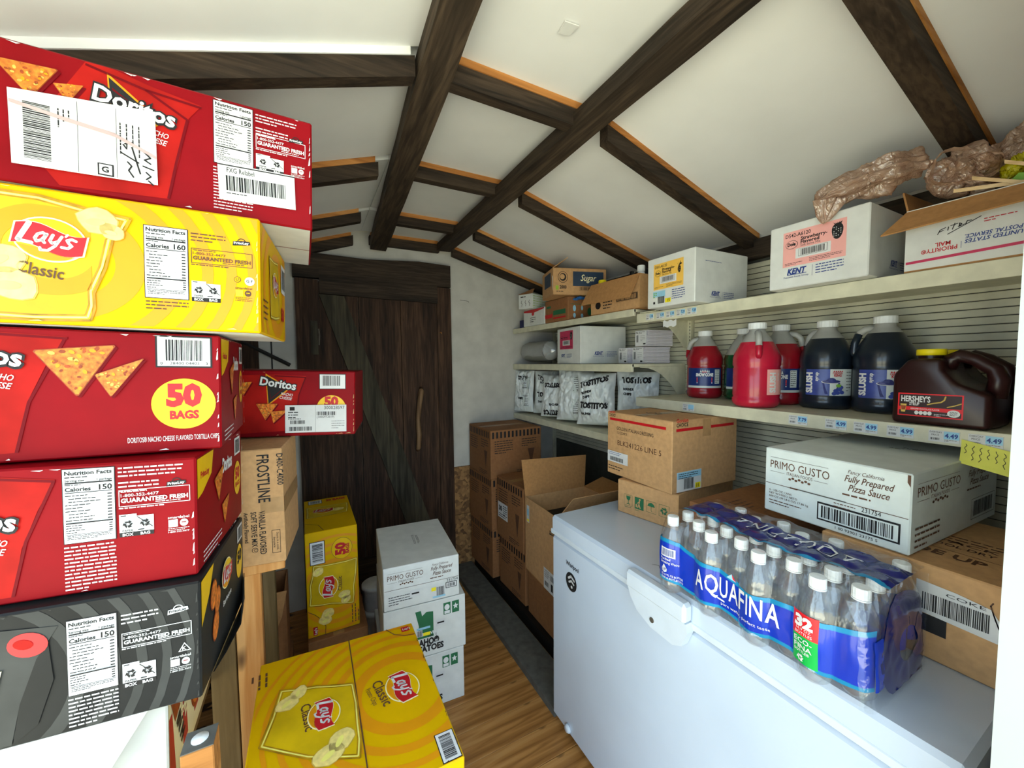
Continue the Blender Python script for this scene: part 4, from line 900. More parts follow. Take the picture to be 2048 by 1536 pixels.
c = Carton('icon_carton', 'tan carton with green handling icons on the freezer lid', 'carton', (.275,.5,.142), (1.451,1.165,.9265), -79, 0, KRAFT)
p = c.face('F'); g = INKG
def frame(p, u, v, w, h, m):
    for a_ in ((u,v,u+w,v+.0012),(u,v+h-.0012,u+w,v+h),(u,v,u+.0012,v+h),(u+w-.0012,v,u+w,v+h)): p.rect(*a_, m, 2)
frame(p,.034,.038,.040,.048,g); p.poly([(.044,.08),(.066,.08),(.063,.066),(.055,.06),(.047,.066)],g,3).rect(.0535,.047,.0565,.061,g,3).rect(.047,.045,.063,.048,g,3)
p.rect(.086,.036,.128,.086,g,2).ell(.11,.078,.004,.004,KRAFT,3,10).stroke([(.109,.072),(.106,.058),(.112,.043)],.005,KRAFT,3).stroke([(.106,.058),(.101,.043)],.004,KRAFT,3).stroke([(.108,.07),(.098,.06)],.003,KRAFT,3).rect(.091,.043,.098,.056,KRAFT,3)
frame(p,.140,.038,.044,.048,g); p.poly([(.145,.064),(.149,.074),(.162,.081),(.175,.074),(.179,.064)],g,3).stroke([(.162,.064),(.162,.047),(.166,.045)],.002,g,3)
frame(p,.196,.038,.044,.048,g); arrows(p,.218,.062,.02,g,3); p.lines(.036,.033,.036,1,1,.003,g,2,2); p.lines(.088,.031,.038,1,1,.003,g,2,3); p.build('handling_icons', c.root); c.seam('T', 'v', TAPE)
c = Carton('dressing_carton', 'brown salad dressing carton with red stripe on the tan icon carton', 'carton', (.363,.388,.282), (1.402,1.17,1.0705), -91, 0, KRAFT)
p = c.face('F'); p.rect(.018,.245,.334,.256,INKR,2).text('Gordon',.012,.278,.012,INKR,2,bold=.02,w=.04).text('CHOICE',.012,.262,.012,INK,2,bold=.02,w=.042); p.text('GOLDEN ITALIAN DRESSING',.062,.206,.014,INK,2,bold=0,w=.21).text('121224F3',.064,.188,.011,INK,2,bold=0).text('BLK241226 LINE 5',.068,.138,.022,INKBR,2,bold=0,w=.245); p.lines(.01,.038,.09,2,.012,.005,INK,2,3); p.build('carton_print', c.root)
p = c.face('F'); p.rect(.004,.056,.132,.105,PAPER,3).lines(.012,.1,.08,2,.008,.003,INKB,4,3).bars(.02,.062,.085,.018,INK,4,4,36); p.build('white_sticker', c.root)
p = c.face('R'); p.rect(.02,.240,.364,.251,INKR,2).text('Gordon',.021,.275,.014,INKR,2,bold=.02,w=.065).text('CHOICE',.021,.258,.014,INK,2,bold=.02,w=.065); p.build('side_print', c.root)
p = c.face('R'); p.rect(.026,.004,.166,.082,PAPER,3).rect(.028,.055,.164,.08,BLUEST,4).bars(.065,.012,.055,.042,INK,5,3,26).rect(.13,.008,.16,.03,YELST,5).text('11',.137,.012,.014,INK,6); p.lines(.034,.075,.11,3,.008,.004,INK,5,3); p.build('price_sticker', c.root, 'blue and yellow price sticker'); c.seam('T', 'v', TAPE); p = c.face('R'); p.rect(.17,.21,.218,.278,TAPE,4); p.build('packing_tape', c.root); p = c.face('T'); p.ell(.16,.12,.035,.03,INK,2,20).ell(.16,.12,.03,.025,KRAFT,3,20); p.stroke([(.14,.12),(.16,.13),(.18,.115)],.008,INK,4); p.build('top_emblem', c.root)
c = Carton('long_carton', 'long brown carton with this side up print on the freezer lid', 'carton', (.42,.32,.208), (1.385,.335,.9265), 0, 0, KRAFT)
p = c.face('L'); p.rect(.18,.060,.228,.098,INK,2); p.poly([(.18,.100),(.296,.094),(.302,.10),(.300,.135),(.286,.158),(.24,.166),(.18,.17)],PAPER,3); p.bars(.19,.108,.095,.038,INK,4,5,44); p.text('COKE',.225,.152,.007,INK,4,bold=0,w=.055); p.build('barcode_sticker', c.root, 'white torn barcode sticker')
p = c.face('L'); p.stroke([(.288,.172),(.285,.165),(.292,.14),(.302,.11),(.316,.10)],.0022,INKBR,3); p.build('tear_line', c.root)
p = c.face('T'); p.T(.08,.30,-90); p.text('THIS SIDE UP',0,0,.03,INKBR,2,bold=.03,w=.24); p.rect(0,.045,.29,.047,INKBR,2).text('STORE IN A COOL DRY',0,.075,.018,INKBR,2,w=.24).text('PLACE STACK',0,.105,.018,INKBR,2,w=.24).lines(0,.16,.27,3,.02,.008,INKBR,2,3); p.T(); p.build('top_print', c.root)
c = Carton('flat_carton', 'brown flat carton with printed outline behind the water bottles', 'carton', (.42,.38,.155), (1.395,.71,.9265), 0, 0, KRAFT2)
p = c.face('T'); frame(p,.05,.22,.14,.1,INKBR); p.lines(.07,.30,.1,4,.02,.008,INKBR,3,3); p.stroke([(.004,.15),(.1,.14),(.12,.19),(.2,.2)],.002,INKBR,2,False); p.build('top_print', c.root)
c = Carton('sauce_carton', 'large white pizza sauce carton with barcode on brown cartons above the freezer', 'carton', (.32,.526,.187), (1.449,.479,1.1365), -92.4, 0, GWCARD)
p = sauce_print(c, 'F', c.w); p.rect(.004,.083,.07,.0845,INKBR,2).rect(.2,.083,.316,.0845,INKBR,2).rect(.07,.082,.09,.086,INKBR,3).rect(.09,.083,.20,.086,GREYB,3)
frame(p,.138,.020,.166,.048,INK); p.rect(.139,.021,.303,.067,INK,3).rect(.1415,.0245,.3005,.0635,GWCARD,4).bars(.148,.028,.144,.032,INK,5,9,48).text('231754',.232,.072,.011,INK,3,bold=0,w=.037).text('1 00 93901 23175 5',.222,.009,.007,INK,3,bold=0,al='C',w=.085).lines(.175,.077,.045,2,.008,.003,INKBR,3,4).text('6 - 105 OZ CANS',.015,.062,.0055,INKBR,3,bold=0).text('NET WT/PESO NETO',.015,.053,.0055,INKBR,3,bold=0).text('630 OZ (39 LB 6 OZ) 17.86 kg',.015,.044,.0055,INKBR,3,bold=0).lines(.015,.036,.085,2,.008,.0035,INKBR,3,5); p.build('carton_print', c.root)
p = sauce_print(c, 'R', c.d*.98); frame(p,.345,.02,.165,.055,INK); p.bars(.36,.028,.13,.04,INK,3,9,44); p.lines(.02,.06,.13,4,.014,.006,INKBR,3,5); p.build('side_print', c.root)
p = c.face('T'); p.lines(.19,.33,.055,2,.012,.006,INK,2,3); p.lines(.17,.30,.06,1,1,.006,INK,2,4); p.build('top_print', c.root); p = c.face('F'); p.poly([(.312,.187-.02),(.3175,.187-.03),(.3175,.184),(.312,.184)], INKBR, 3); p.build('corner_slot', c.root)

# ================================================================== shrink wrapped pack of 32 water bottles
WX, WY, WZ = .905, .736, .9262
pk = empty('water_pack', (WX+.1, WY-.2, WZ), label='shrink wrapped pack of thirty two water bottles with blue band on the freezer lid', cat='water pack')
PO = Vector((WX+.1, WY-.2, WZ)); DY, DX, BR = .0587, .0618, .0302
pk.scale = (1.02, 1.0, 1.085)
b = MB(); prof = [(.0,.004),(.012,.0),(.022,.0),(.028,.006),(.0302,.016),(.0302,.028),(.0292,.032),(.0302,.036),(.0302,.046),(.0292,.05),(.0302,.054),(.0302,.118),(.0292,.122),(.0302,.126),(.0300,.134),(.0275,.146),(.020,.164),(.0135,.176),(.0125,.181)]
b.lathe(prof, CLEAR, (0,0,0), 18); me_bot = b.mesh('bottle', True)
b = MB(); b.lathe([(.0302*1.004,.056),(.0302*1.004,.116)], BANDB, (0,0,0), 18); me_lab = b.mesh('bottle_label', True)
b = MB(); b.lathe([(.0147,.177),(.0147,.194),(.0138,.1965),(.0,.1968)], CAPW, (0,0,0), 32, ridge=.03); b.lathe([(.0152,.174),(.0152,.1765)], CAPW, (0,0,0), 32); me_cap = b.mesh('bottle_cap')
CEN = []
for i in range(8):
    for j in range(4):
        x, y = WX+(i % 2)*.0305+j*DX, WY-i*DY; CEN.append((x, y))
        o = link('bottle', me_bot, pk); o.location = Vector((x, y, WZ+.0008))-PO
        link('bottle_cap', me_cap, o)
        if i == 7 and j > 0: link('bottle_label', me_lab, o)
Y0, Y1 = WY+.033, WY-7*DY-.033        # far and near ends of the wrap
def front_x(y):
    v = []
    for i in range(8):
        cx, cy = WX+(i % 2)*.0305, WY-i*DY; d = abs(y-cy)
        v.append(cx-math.sqrt(max(.0325**2-d*d, 0)) if d < .0325 else cx+(d-.0325)*.8)
    k = 90; q = -math.log(sum(math.exp(-k*q) for q in v))/k+.004; return min(q, WX-.0305+.42*(q-WX+.0305)+.004)
def front(u, z, l):
    y = Y0-u; x = front_x(min(max(y, Y1+.012), Y0-.012)); e = max(0, .012-min(u, (Y0-Y1)-u))/.012
    bulge = .006*math.sin(math.pi*min(max(z/.19, 0), 1)); tp = max(0, z-.13)/.06
    x += e*e*.02+.018*tp*tp-bulge+.004; x += .0016*noise.noise(Vector((y*40, z*25, 1)))
    return Vector((x-l*1.6-.001, y, WZ+z))-PO
LEN = Y0-Y1
b = MB(); b.grid(lambda s, t: front(s*LEN, .002+t*.186, 0), 110, 10, WRAP); b.build('wrap_front', pk, True)
def topz(x, y):
    d = min(math.hypot(x-cx, y-cy) for cx, cy in CEN); t = min(max((d-.0165)/.016, 0), 1); return .1995-.006*t*t*(3-2*t)+.001*noise.noise(Vector((x*60, y*60, 3)))
XB = WX+.0305+3*DX+.031
def top(u, v, l):
    y = Y0-.004-u; x = WX-.006+v; return Vector((x, y, WZ+topz(x, y)+l*1.4+.0012))-PO
TW = XB-.01-(WX-.006)
b = MB(); b.grid(lambda s, t: top(s*(LEN-.008), t*TW, 0), 70, 36, WRAP); b.build('wrap_top', pk, True)
b = MB(); b.grid(lambda s, t: top(s*(LEN-.008), .075+t*.105+.012*math.sin(s*9), .0009), 80, 20, BANDN); b.grid(lambda s, t: top(s*(LEN-.008), .066+t*.010+.012*math.sin(s*9), .0009), 80, 3, BANDT); b.build('top_band', pk, True)
p = Print(lambda u, v, l: top(u, v, l)); p.T(.40, .155, 180); p.text('AQUAFINA', 0, 0, .045, WHITE, 4, bold=-.004, w=.27); p.build('top_lettering', pk)
# blue printed band on the front
def bv(s): return .036+.004*math.sin(s*20)
b = MB(); b.grid(lambda s, t: front(s*LEN, bv(s)+t*(.083+.012*math.sin(s*6+1.2)), .0007), 120, 10, BANDB)
b.grid(lambda s, t: front(s*LEN, bv(s)-.007+t*.008, .0007), 120, 2, BANDT); b.grid(lambda s, t: front(s*LEN, bv(s)+(.083+.012*math.sin(s*6+1.2))-.001+t*.010, .0007), 120, 2, BANDT); b.build('blue_band', pk, True)
p = Print(lambda u, v, l: front(u, v, .0011+l*.3))
for t_, u_, w_ in (('A',.128,.026),('Q',.157,.028),('U',.188,.021),('A',.212,.024),('F',.240,.016),('I',.261,.004),('N',.270,.024),('A',.298,.028)): p.text(t_, u_, .066, .043, WHITE, 5, bold=.012, w=w_)
p.stroke([(.172,.066),(.185,.058),(.2,.057)],.004,WHITE,5); p.text('pure water, perfect taste', .192, .047, .0065, WHITE, 5, bold=.0, w=.115); p.poly([(.206,.118),(.218,.129),(.23,.115)],BLUEST,5).poly([(.218,.129),(.23,.115),(.221,.119)],REDP,6); p.build('brand_lettering', pk)
p = Print(lambda u, v, l: front(u, v, .0011+l*.3), .004); p.rect(.022,.098,.062,.121,WHITE,5).bars(.025,.101,.034,.017,INKB,6,4,30).text('Purified',.022,.089,.0062,WHITE,5,bold=.012,w=.028).text('Drinking Water',.022,.080,.0062,WHITE,5,bold=.012,w=.05).poly([(.032,.077),(.0405,.064),(.039,.057),(.032,.054),(.025,.057),(.0235,.064)],WHITE,5).text('UP',.032,.0595,.007,INKB,6,al='C',bold=.02).text('32-16.9 FL OZ BOTTLES',.022,.047,.005,WHITE,5,w=.06).text('32-500 mL BOTTLES (16 L)',.022,.039,.005,WHITE,5,w=.06); p.build('info_print', pk)
def strip(u0, u1, v0, v1, m, mb, n=10):
    mb.grid(lambda s, t: front(u0+(u1-u0)*s, v0+(v1-v0)*t, .0012), n, 4, m)
b = MB(); strip(.352,.402,.084,.128,REDP,b); strip(.352,.402,.030,.084,GREENP,b); b.build('count_panel', pk, True)
p = Print(lambda u, v, l: front(u, v, .0014+l*.3)); p.text('32',.377,.103,.019,WHITE,5,al='C',bold=.06,w=.034).text('16.9 OZ',.377,.0955,.0052,WHITE,5,al='C',bold=.0,w=.028).text('BOTTLES',.377,.0875,.0052,WHITE,5,al='C',bold=.0,w=.032).text('ECO-',.359,.071,.009,WHITE,5,bold=.012,w=.034).text('FINA',.359,.0585,.009,WHITE,5,bold=.012,w=.034).text('BOTTLE®',.359,.051,.005,WHITE,5,w=.03); arrows(p,.372,.041,.009,WHITE,5); p.build('count_lettering', pk)
# near end of the wrap
def end(u, z, l):
    x = WX-.02+u; e = max(0, .02-min(u, .245-u))/.02; y = Y1-.004+.02*e*e+.012*math.cos(z/.19*3.0)*-.3+.003*noise.noise(Vector((x*50, z*45, 7)))+.02*max(0, z-.14)/.05
    return Vector((x, y-l*1.5, WZ+z))-PO
EW = .245
b = MB(); b.grid(lambda s, t: end(s*EW, .002+t*.182, 0), 30, 16, WRAP); b.build('wrap_end', pk, True)
b = MB()
def eye(s, t, a):       # navy print around an oval opening
    th = 2*math.pi*s; k = 1+t*a; return end(min(max(.155+.042*k*math.cos(th), .012), .238), min(max(.082+.030*k*math.sin(th), .012), .172), .0008)
b.grid(lambda s, t: eye(s, t, 1.9), 40, 8, BANDN); b.build('end_band', pk, True)
b = MB(); b.grid(lambda s, t: end(.014+s*.03, .04+t*.085, .0008), 6, 8, BANDB); b.build('end_blue_print', pk, True)
b = MB(); b.grid(lambda s, t: Vector((XB+.003+.002*math.sin(s*50), Y0-s*LEN, WZ+.002+t*.178))-PO, 40, 6, WRAP); b.build('wrap_back', pk, True)

# ================================================================== syrup jugs
RJ = .081
def jug(lab, x, y, z, hand, liq, level=.255, lab_mat=None, kind=None, lab_a=0, group='gallon syrup jugs on the shelf'):
    rt = empty('syrup_jug', (x, y, z+.0006), (0, 0, R(hand)), lab, 'jug', group)
    full = [(0,.003),(.05,.0),(.068,0),(.077,.008),(.081,.02),(.081,.032),(.0775,.038),(.0795,.046),(.0795,.148),(.077,.154),(.0808,.162),(.081,.188),(.076,.207),(.062,.236),(.048,.262),(.034,.282),(.0275,.292),(.0265,.306)]
    lo = [q for q in full if q[1] <= level]; hi = [q for q in full if q[1] > level]
    a_, c_ = lo[-1], hi[0]; t = (level-a_[1])/(c_[1]-a_[1]); m_ = (a_[0]+(c_[0]-a_[0])*t, level)
    b = MB(); b.lathe(lo+[m_], liq, (0,0,0), 36); b.build('filled_body', rt, True)
    b = MB(); b.lathe([m_]+hi, MILK, (0,0,0), 36); b.build('clear_neck', rt, True)
    path = [(.028,0,.285),(.050,0,.283),(.066,0,.268),(.076,0,.235),(.078,0,.205),(.072,0,.19)]
    k = max(i for i, q in enumerate(path) if q[2] > level) if level < .283 else 0
    b = MB(); b.tube(path[:k+2], .011, MILK, 10); b.build('handle', rt, True); b = MB(); b.tube(path[k+1:] if len(path[k+1:]) > 1 else path[-2:], .0112, liq, 10); b.build('handle_fill', rt, True)
    b = MB(); b.lathe([(.0275,.300),(.031,.300),(.031,.322),(.029,.3245),(0,.325)], CAPW, (0,0,0), 40, ridge=.02); b.build('screw_cap', rt)
    # label wrapped on the side; angle in world terms
    A = R(lab_a-hand); r = .0806
    f = lambda u, v, l: Vector(((r+l)*math.cos(A+u/r), (r+l)*math.sin(A+u/r), .050+v))
    def patch(u0, u1, v0, v1, m, mb, lift):
        mb.grid(lambda s, t: f(u0+(u1-u0)*s, v0+(v1-v0)*t, lift), 18, 1, m)
    b = MB(); p = Print(f)
    if kind == 'blue':
        patch(-.075,.0,.0,.095,LABB,b,0); patch(.0,.075,.0,.095,LABW,b,0); b.build('label', rt, True)
        p.text('SLUSH',-.052,.008,.020,WHITE,3,rot=90,bold=.05,w=.075).text('syrup',-.034,.052,.010,WHITE,3,rot=90,bold=.03,w=.032).text('CARNIVAL',.022,.078,.006,INKR,3,al='C',bold=.03,w=.03).text('KING',.022,.069,.008,INKR,3,al='C',bold=.04,w=.022)
        for k in range(5): p.poly([(.008+k*.006,.085),(.011+k*.006,.0905),(.014+k*.006,.085)],INKR,3)
        p.poly([(-.022,.048),(.03,.048),(.02,.006),(-.014,.006)],BERRY,3); p.ell(.004,.05,.028,.007,WHITE,4,20).ell(.004,.051,.026,.006,BERRY,5,20).ell(.004,.057,.012,.007,BERRY,6,14)
        for k, (u_, v_) in enumerate(((.016,.018),(.028,.022),(.022,.010),(.035,.012),(.012,.008),(.032,.03))): p.ell(u_,v_,.007,.0065,LABB,7,14)
        p.ell(.024,.036,.008,.006,LEAF,8,12); p.lines(.05,.085,.02,7,.011,.003,INK,3,3)
    elif kind == 'snow':
        patch(-.085,.085,.0,.095,LABN,b,0); patch(-.085,.085,.0,.010,LABW,b,.0006); b.build('label', rt, True)
        p.text('SNOW CONE',.0,.056,.014,WHITE,3,al='C',bold=.06,w=.075)
        for k in range(6): p.poly([(-.02+k*.007,.074),(-.0165+k*.007,.088),(-.013+k*.007,.074)],LABW,3)
        p.text('KING',.0,.073,.006,INKR,4,al='C',bold=.03); p.rect(-.034,.036,.034,.05,(INKR if liq is not LIQ_G else INKG),3).rect(-.034,.022,.034,.026,WHITE,3).rect(-.034,.028,.034,.034,(INKR if liq is not LIQ_G else INKG),3); p.rect(.045,.02,.07,.088,LABW,3).lines(.047,.085,.02,8,.008,.003,INK,4,3)
    else:
        patch(-.02,.10,.0,.095,PINKL,b,0); b.build('label', rt, True); p.text('SLUSH',.012,.008,.022,WHITE,3,rot=90,bold=.05,w=.075).text('syrup',.028,.052,.009,WHITE,3,rot=90,w=.03)
    p.build('label_print', rt)
    return rt
JZ = 1.40
jug('gallon jug of red snow cone syrup at the far end of the jug row', 1.729, 1.239, JZ, 110, LIQ_R, .25, None, 'snow', 216)
jug('gallon jug of dark green snow cone syrup among red jugs', 1.779, 1.075, JZ, 215, LIQ_G, .205, None, 'snow', 214)
jug('gallon jug of pink red slush syrup at the shelf edge', 1.55, .888, JZ, 215, LIQ_P, .25, None, 'plain', 250)
jug('gallon jug of red snow cone syrup with handle beside the blue jugs', 1.735, .898, JZ, 300, LIQ_R, .245, None, 'snow', 200)
jug('gallon jug of blue black slush syrup next to the red jugs', 1.724, .732, JZ, 75, LIQ_B, .258, None, 'blue', 212)
jug('gallon jug of blue black slush syrup next to the chocolate jug', 1.730, .569, JZ, 110, LIQ_B, .268, None, 'blue', 204)
# chocolate syrup jugs
def choc(lab, x, y, yaw):
    rt = empty('chocolate_jug', (x, y, JZ+.0006), (0, 0, R(yaw)), lab, 'jug', 'brown chocolate syrup jugs')
    bm = bmesh.new(); sil = [(-.092,0),(.092,0),(.092,.088),(.03,.118),(.006,.152),(.006,.180),(-.062,.180),(-.092,.135)]
    vs = [bm.verts.new((u, -.078, v)) for u, v in sil]; f = bm.faces.new(vs)
    r_ = bmesh.ops.extrude_face_region(bm, geom=[f]); bmesh.ops.translate(bm, vec=(0,.156,0), verts=[q for q in r_['geom'] if isinstance(q, bmesh.types.BMVert)])
    bmesh.ops.recalc_face_normals(bm, faces=bm.faces); bmesh.ops.bevel(bm, geom=list(bm.edges), offset=.012, segments=3, affect='EDGES', profile=.5, clamp_overlap=True)
    me = bpy.data.meshes.new('jug_body'); bm.to_mesh(me); bm.free(); me.materials.append(CHOC); smooth_by_angle(link('jug_body', me, rt), 50)
    b = MB(); b.tube([(.0,-.02,.155),(.008,-.02,.178),(.022,-.02,.188),(.05,-.02,.176),(.082,-.02,.150),(.091,-.02,.125),(.086,-.02,.08)], [.018,.018,.017,.016,.017,.019,.02], CHOC, 12); b.build('handle', rt, True)
    b = MB(); b.lathe([(.026,.178),(.026,.19)], CHOC, (-.032,-.02,0), 24); b.lathe([(.0,.2065),(.0285,.2065),(.030,.204),(.030,.189),(.0,.189)][::-1], CAPY, (-.032,-.02,0), 32); b.build('yellow_cap', rt, True)
    p = Print(lambda u, v, l: Vector((-.092+u, -.0782-l, v)))
    p.rect(.015,.022,.140,.085,REDP,1).rect(.018,.025,.137,.082,CHOC,2).text('HERSHEY\'S',.022,.062,.015,WHITE,3,bold=.03,w=.058).text('SYRUP',.039,.052,.008,WHITE,3,bold=.03,w=.02).rect(.018,.038,.137,.048,REDP,3).text('GENUINE CHOCOLATE FLAVOR',.042,.041,.0038,WHITE,4,w=.056).ell(.124,.036,.0115,.0095,WHITE,5,20).lines(.117,.041,.014,4,.003,.0015,INK,6,3)
    p.stroke([(.108,.079),(.106,.07),(.1,.064),(.085,.060),(.075,.056)],.003,POTS,3); p.stroke([(.112,.052),(.125,.057),(.136,.063)],.0025,POTS,3); p.poly([(.021,.055),(.034,.055),(.031,.032),(.023,.032)],POTS,5).poly([(.022,.05),(.033,.05),(.031,.038),(.024,.038)],CHIPE,6)
    for k in range(4): p.ell(.054+k*.0085,.0325,.0042,.0055,WHITE,3,12)
    p.lines(.088,.032,.028,2,.004,.0018,WHITE,3,3); p.build('label', rt); return rt
choc('brown chocolate syrup jug with red bordered label at the shelf edge', 1.553, .372, -92); choc('brown chocolate syrup jug standing behind the front chocolate jug', 1.765, .393, -90); choc('brown chocolate syrup jug in the corner by the white door jamb', 1.735, .202, 0)

# price tags and note on the shelf lips
def price(y, z, txt, lab, w=.056, h=.03, grp='price tags on the shelf lips'):
    rt = empty('price_tag', (XF-.0004, y, z), (0,0,0), lab, 'price tag', grp)
    b = MB(); b.box((-.001,-w/2,-h/2),(0,w/2,h/2), PAPER); b.build('tag_card', rt)
    p = Print(lambda u, v, l: Vector((-.001-l*.6, w/2-u, -h/2+v))); p.rect(w*.5,h*.3,w*.98,h*.95,BLUEST,1).text(txt,w*.74,h*.42,h*.36,INKB,2,al='C',bold=.03,w=w*.42).text('EVERYDAY',w*.04,h*.76,h*.15,INK,1,bold=0,w=w*.4).text('PRICE',w*.1,h*.52,h*.15,INK,1,bold=0,w=w*.25).bars(w*.06,h*.15,w*.3,h*.2,INK,1,3,16).lines(w*.52,h*.24,w*.4,2,h*.1,h*.05,INK,1,3); p.build('price_print', rt)
for y_, t_, l_ in ((.694,'7.79','white and blue 7.79 price tag under the blue syrup jugs'),(.588,'4.99','white and blue 4.99 price tag right beside the seven dollar tag'),(.515,'4.99','white and blue 4.99 price tag between two other 4.99 tags'),(.439,'4.99','white and blue 4.99 price tag next to the 4.49 tag'),(.355,'4.49','white and blue 4.49 price tag under the chocolate jug'),(.285,'4.49','white and blue 4.49 price tag half covered by the sticky note'),(1.12,'','small blank white tag near the far end of the lower shelf lip')): price(y_, 1.377, t_, l_)
for y_, t_, l_ in ((1.341,'1.10','white and blue 1.10 price tag at the far end of the upper shelf lip'),(1.278,'1.10','white and blue 1.10 price tag second from the far end of the upper lip'),(1.222,'1.10','white and blue 1.10 price tag next to the 7.29 tags')): price(y_, 1.793, t_, l_, .045, .028)
for y_, l_ in ((1.166, 'white and blue 7.29 price tag close to the cheaper tags on the upper lip'), (1.111, 'white and blue 7.29 price tag below the corner of the pineapple carton')): price(y_, 1.794, '7.29', l_, .045, .028)
nt = empty('sticky_note', (XF-.004, .275, 1.37), label='yellow sticky note with handwriting hanging from the lower shelf lip', cat='note')
b = MB(); b.grid(lambda s, t: Vector((-.001-.012*t*t, .048-s*.085, .006-.058*t-.018*s)), 8, 6, NOTE); b.build('note_paper', nt)
p = Print(lambda u, v, l: Vector((-.001-.012*(v/.058)**2-l-.0006, .048-u, .006-v-.018*u/.085))); rnd = random.Random(3)
for k in range(6):
    u_ = .008+k*.0125; pts = [(u_+.002*math.sin(q*1.7+k), .008+q*.004) for q in range(rnd.randint(6, 11))]; p.stroke(pts, .0011, INK, 1, False)
p.build('handwriting', nt)
b = MB(); b.grid(lambda s, t: Vector((1.463-.002*s, 1.265-s*.075, 1.765-t*.028+.004*math.sin(s*14))), 8, 2, PAPER); tag(b.build('paper_scrap'), 'crumpled white paper scrap hanging under the upper shelf lip', 'paper')

# ================================================================== goods on the shelves
# --- top shelf, right bay
c = Carton('mix_carton', 'white carton with amber pineapple label on the top shelf', 'carton', (.342,.245,.217), (1.545,1.154,1.817), -.5, 0, WCARD)
def fruit_label(p, u, v, w, h, m, code, name, pine):
    p.rect(u, v, u+w, v+h, m, 2)
    p.text(code, u+w*.04, v+h*.83, h*.10, INK, 3, w=w*.42); p.ell(u+w*.15, v+h*.62, w*.105, h*.12, INK, 3, 22).ell(u+w*.15, v+h*.62, w*.098, h*.11, m, 4, 22).text('Dole', u+w*.15, v+h*.585, h*.09, INK, 5, al='C', bold=.05, w=w*.14)
    p.text(name, u+w*.30, v+h*.70, h*.09, INK, 3, bold=.03, w=w*.42); p.text('Flavored', u+w*.30, v+h*.60, h*.09, INK, 3, bold=.03, w=w*.3); p.text('Soft Serve Mix', u+w*.30, v+h*.52, h*.06, INK, 3, bold=0, w=w*.32)
    p.rect(u+w*.22, v+h*.20, u+w*.78, v+h*.48, WHITE, 3); p.rect(u+w*.27, v+h*.25, u+w*.73, v+h*.46, INK, 4).rect(u+w*.276, v+h*.256, u+w*.724, v+h*.454, WHITE, 5).bars(u+w*.31, v+h*.27, w*.38, h*.17, INK, 6, 4, 34)
    p.lines(u+w*.45, v+h*.15, w*.5, 3, h*.04, h*.018, INK, 3, 4); p.lines(u+w*.04, v+h*.1, w*.3, 2, h*.04, h*.018, INK, 3, 5)
    if pine:
        p.ell(u+w*.87, v+h*.62, w*.05, h*.14, INK, 3, 18)
        for k in range(5): p.poly([(u+w*.87, v+h*.74), (u+w*(.80+k*.035), v+h*(.92 if k % 2 else .84)), (u+w*(.83+k*.03), v+h*.78)], INK, 3)
        for k in range(6): p.ell(u+w*(.85+.04*(k % 2)), v+h*(.53+.036*k), w*.008, h*.012, m, 4, 6)
    else:
        p.poly([(u+w*(.87+.085*math.sin(t)), v+h*(.74+.17*math.cos(t)*(1 if math.cos(t) > 0 else 1.5))) for t in [i*.35 for i in range(18)]], INK, 3)
        for k in range(14): p.ell(u+w*(.82+.033*(k % 4)), v+h*(.58+.055*(k//3)), w*.008, h*.013, WHITE, 4, 6)
        for k in range(5): p.poly([(u+w*.87, v+h*.86), (u+w*(.80+k*.035), v+h*.94), (u+w*(.83+k*.025), v+h*.88)], INK, 4)
def kent(p, u, v, w, h):
    p.text('KENT', u, v+h*.45, h*.5, INKB, 3, shear=.25, bold=.04, w=w*.36); p.rect(u, v+h*.36, u+w*.36, v+h*.41, INKB, 3); p.text('Precision Foods Group', u-w*.06, v+h*.1, h*.16, INKB, 3, bold=0, w=w*.46); p.rect(u+w*.46, v, u+w*.465, v+h, INKB, 3); p.lines(u+w*.52, v+h*.95, w*.46, 4, h*.24, h*.11, INKB, 3, 4)
p = c.face('L'); fruit_label(p, .036, .077, .155, .112, YELLAB, 'D581-A6120', 'Pineapple-', True); p.build('fruit_label', c.root, 'amber pineapple flavour label')
p = c.face('L'); p.rect(.033,.045,.10,.07,BLUEST,2).bars(.06,.016,.036,.03,INK,3,4,22).rect(.1,.016,.13,.034,YELST,3).text('15',.112,.019,.012,INK,4).rect(.035,.016,.046,.026,INK,3).lines(.035,.064,.02,3,.008,.005,LEAF,3,4).lines(.135,.066,.065,5,.009,.004,INKB,3,5); p.build('price_sticker', c.root); p = c.face('F'); kent(p, .10, .02, .15, .03); p.lines(.06,.17,.12,1,1,.003,INKB,2,2); p.build('side_print', c.root); c.seam('T', 'u', None, PAPER)
c = Carton('mix_carton', 'white carton with pink strawberry label and tan bag draped over it', 'carton', (.30,.265,.205), (1.555,.637,1.8165), 0, 0, WCARD)
p = c.face('L'); fruit_label(p, .042, .068, .170, .112, PINKL, 'D542-A6120', 'Strawberry-', False); p.build('fruit_label', c.root, 'pink strawberry flavour label'); p = c.face('L'); kent(p, .056, .028, .155, .034); p.build('maker_print', c.root); p = c.face('F'); kent(p, .14, .03, .13, .03); p.build('side_print', c.root); c.seam('T', 'u', None, PAPER)
c = Carton('mail_carton', 'white postal carton with red stripe and open brown flap on the top shelf', 'carton', (.30,.30,.168), (1.62,.30,1.8165), 0, 0, WCARD, open_top=True)
c.flap([(-.15,.15,.166),(-.15,-.15,.166),(-.205,-.15,.118),(-.205,.185,.105)], KRAFTIN); c.flap([(-.15,.15,.168),(.15,.15,.168),(.15,.17,.24),(-.12,.17,.23)], KRAFTIN)
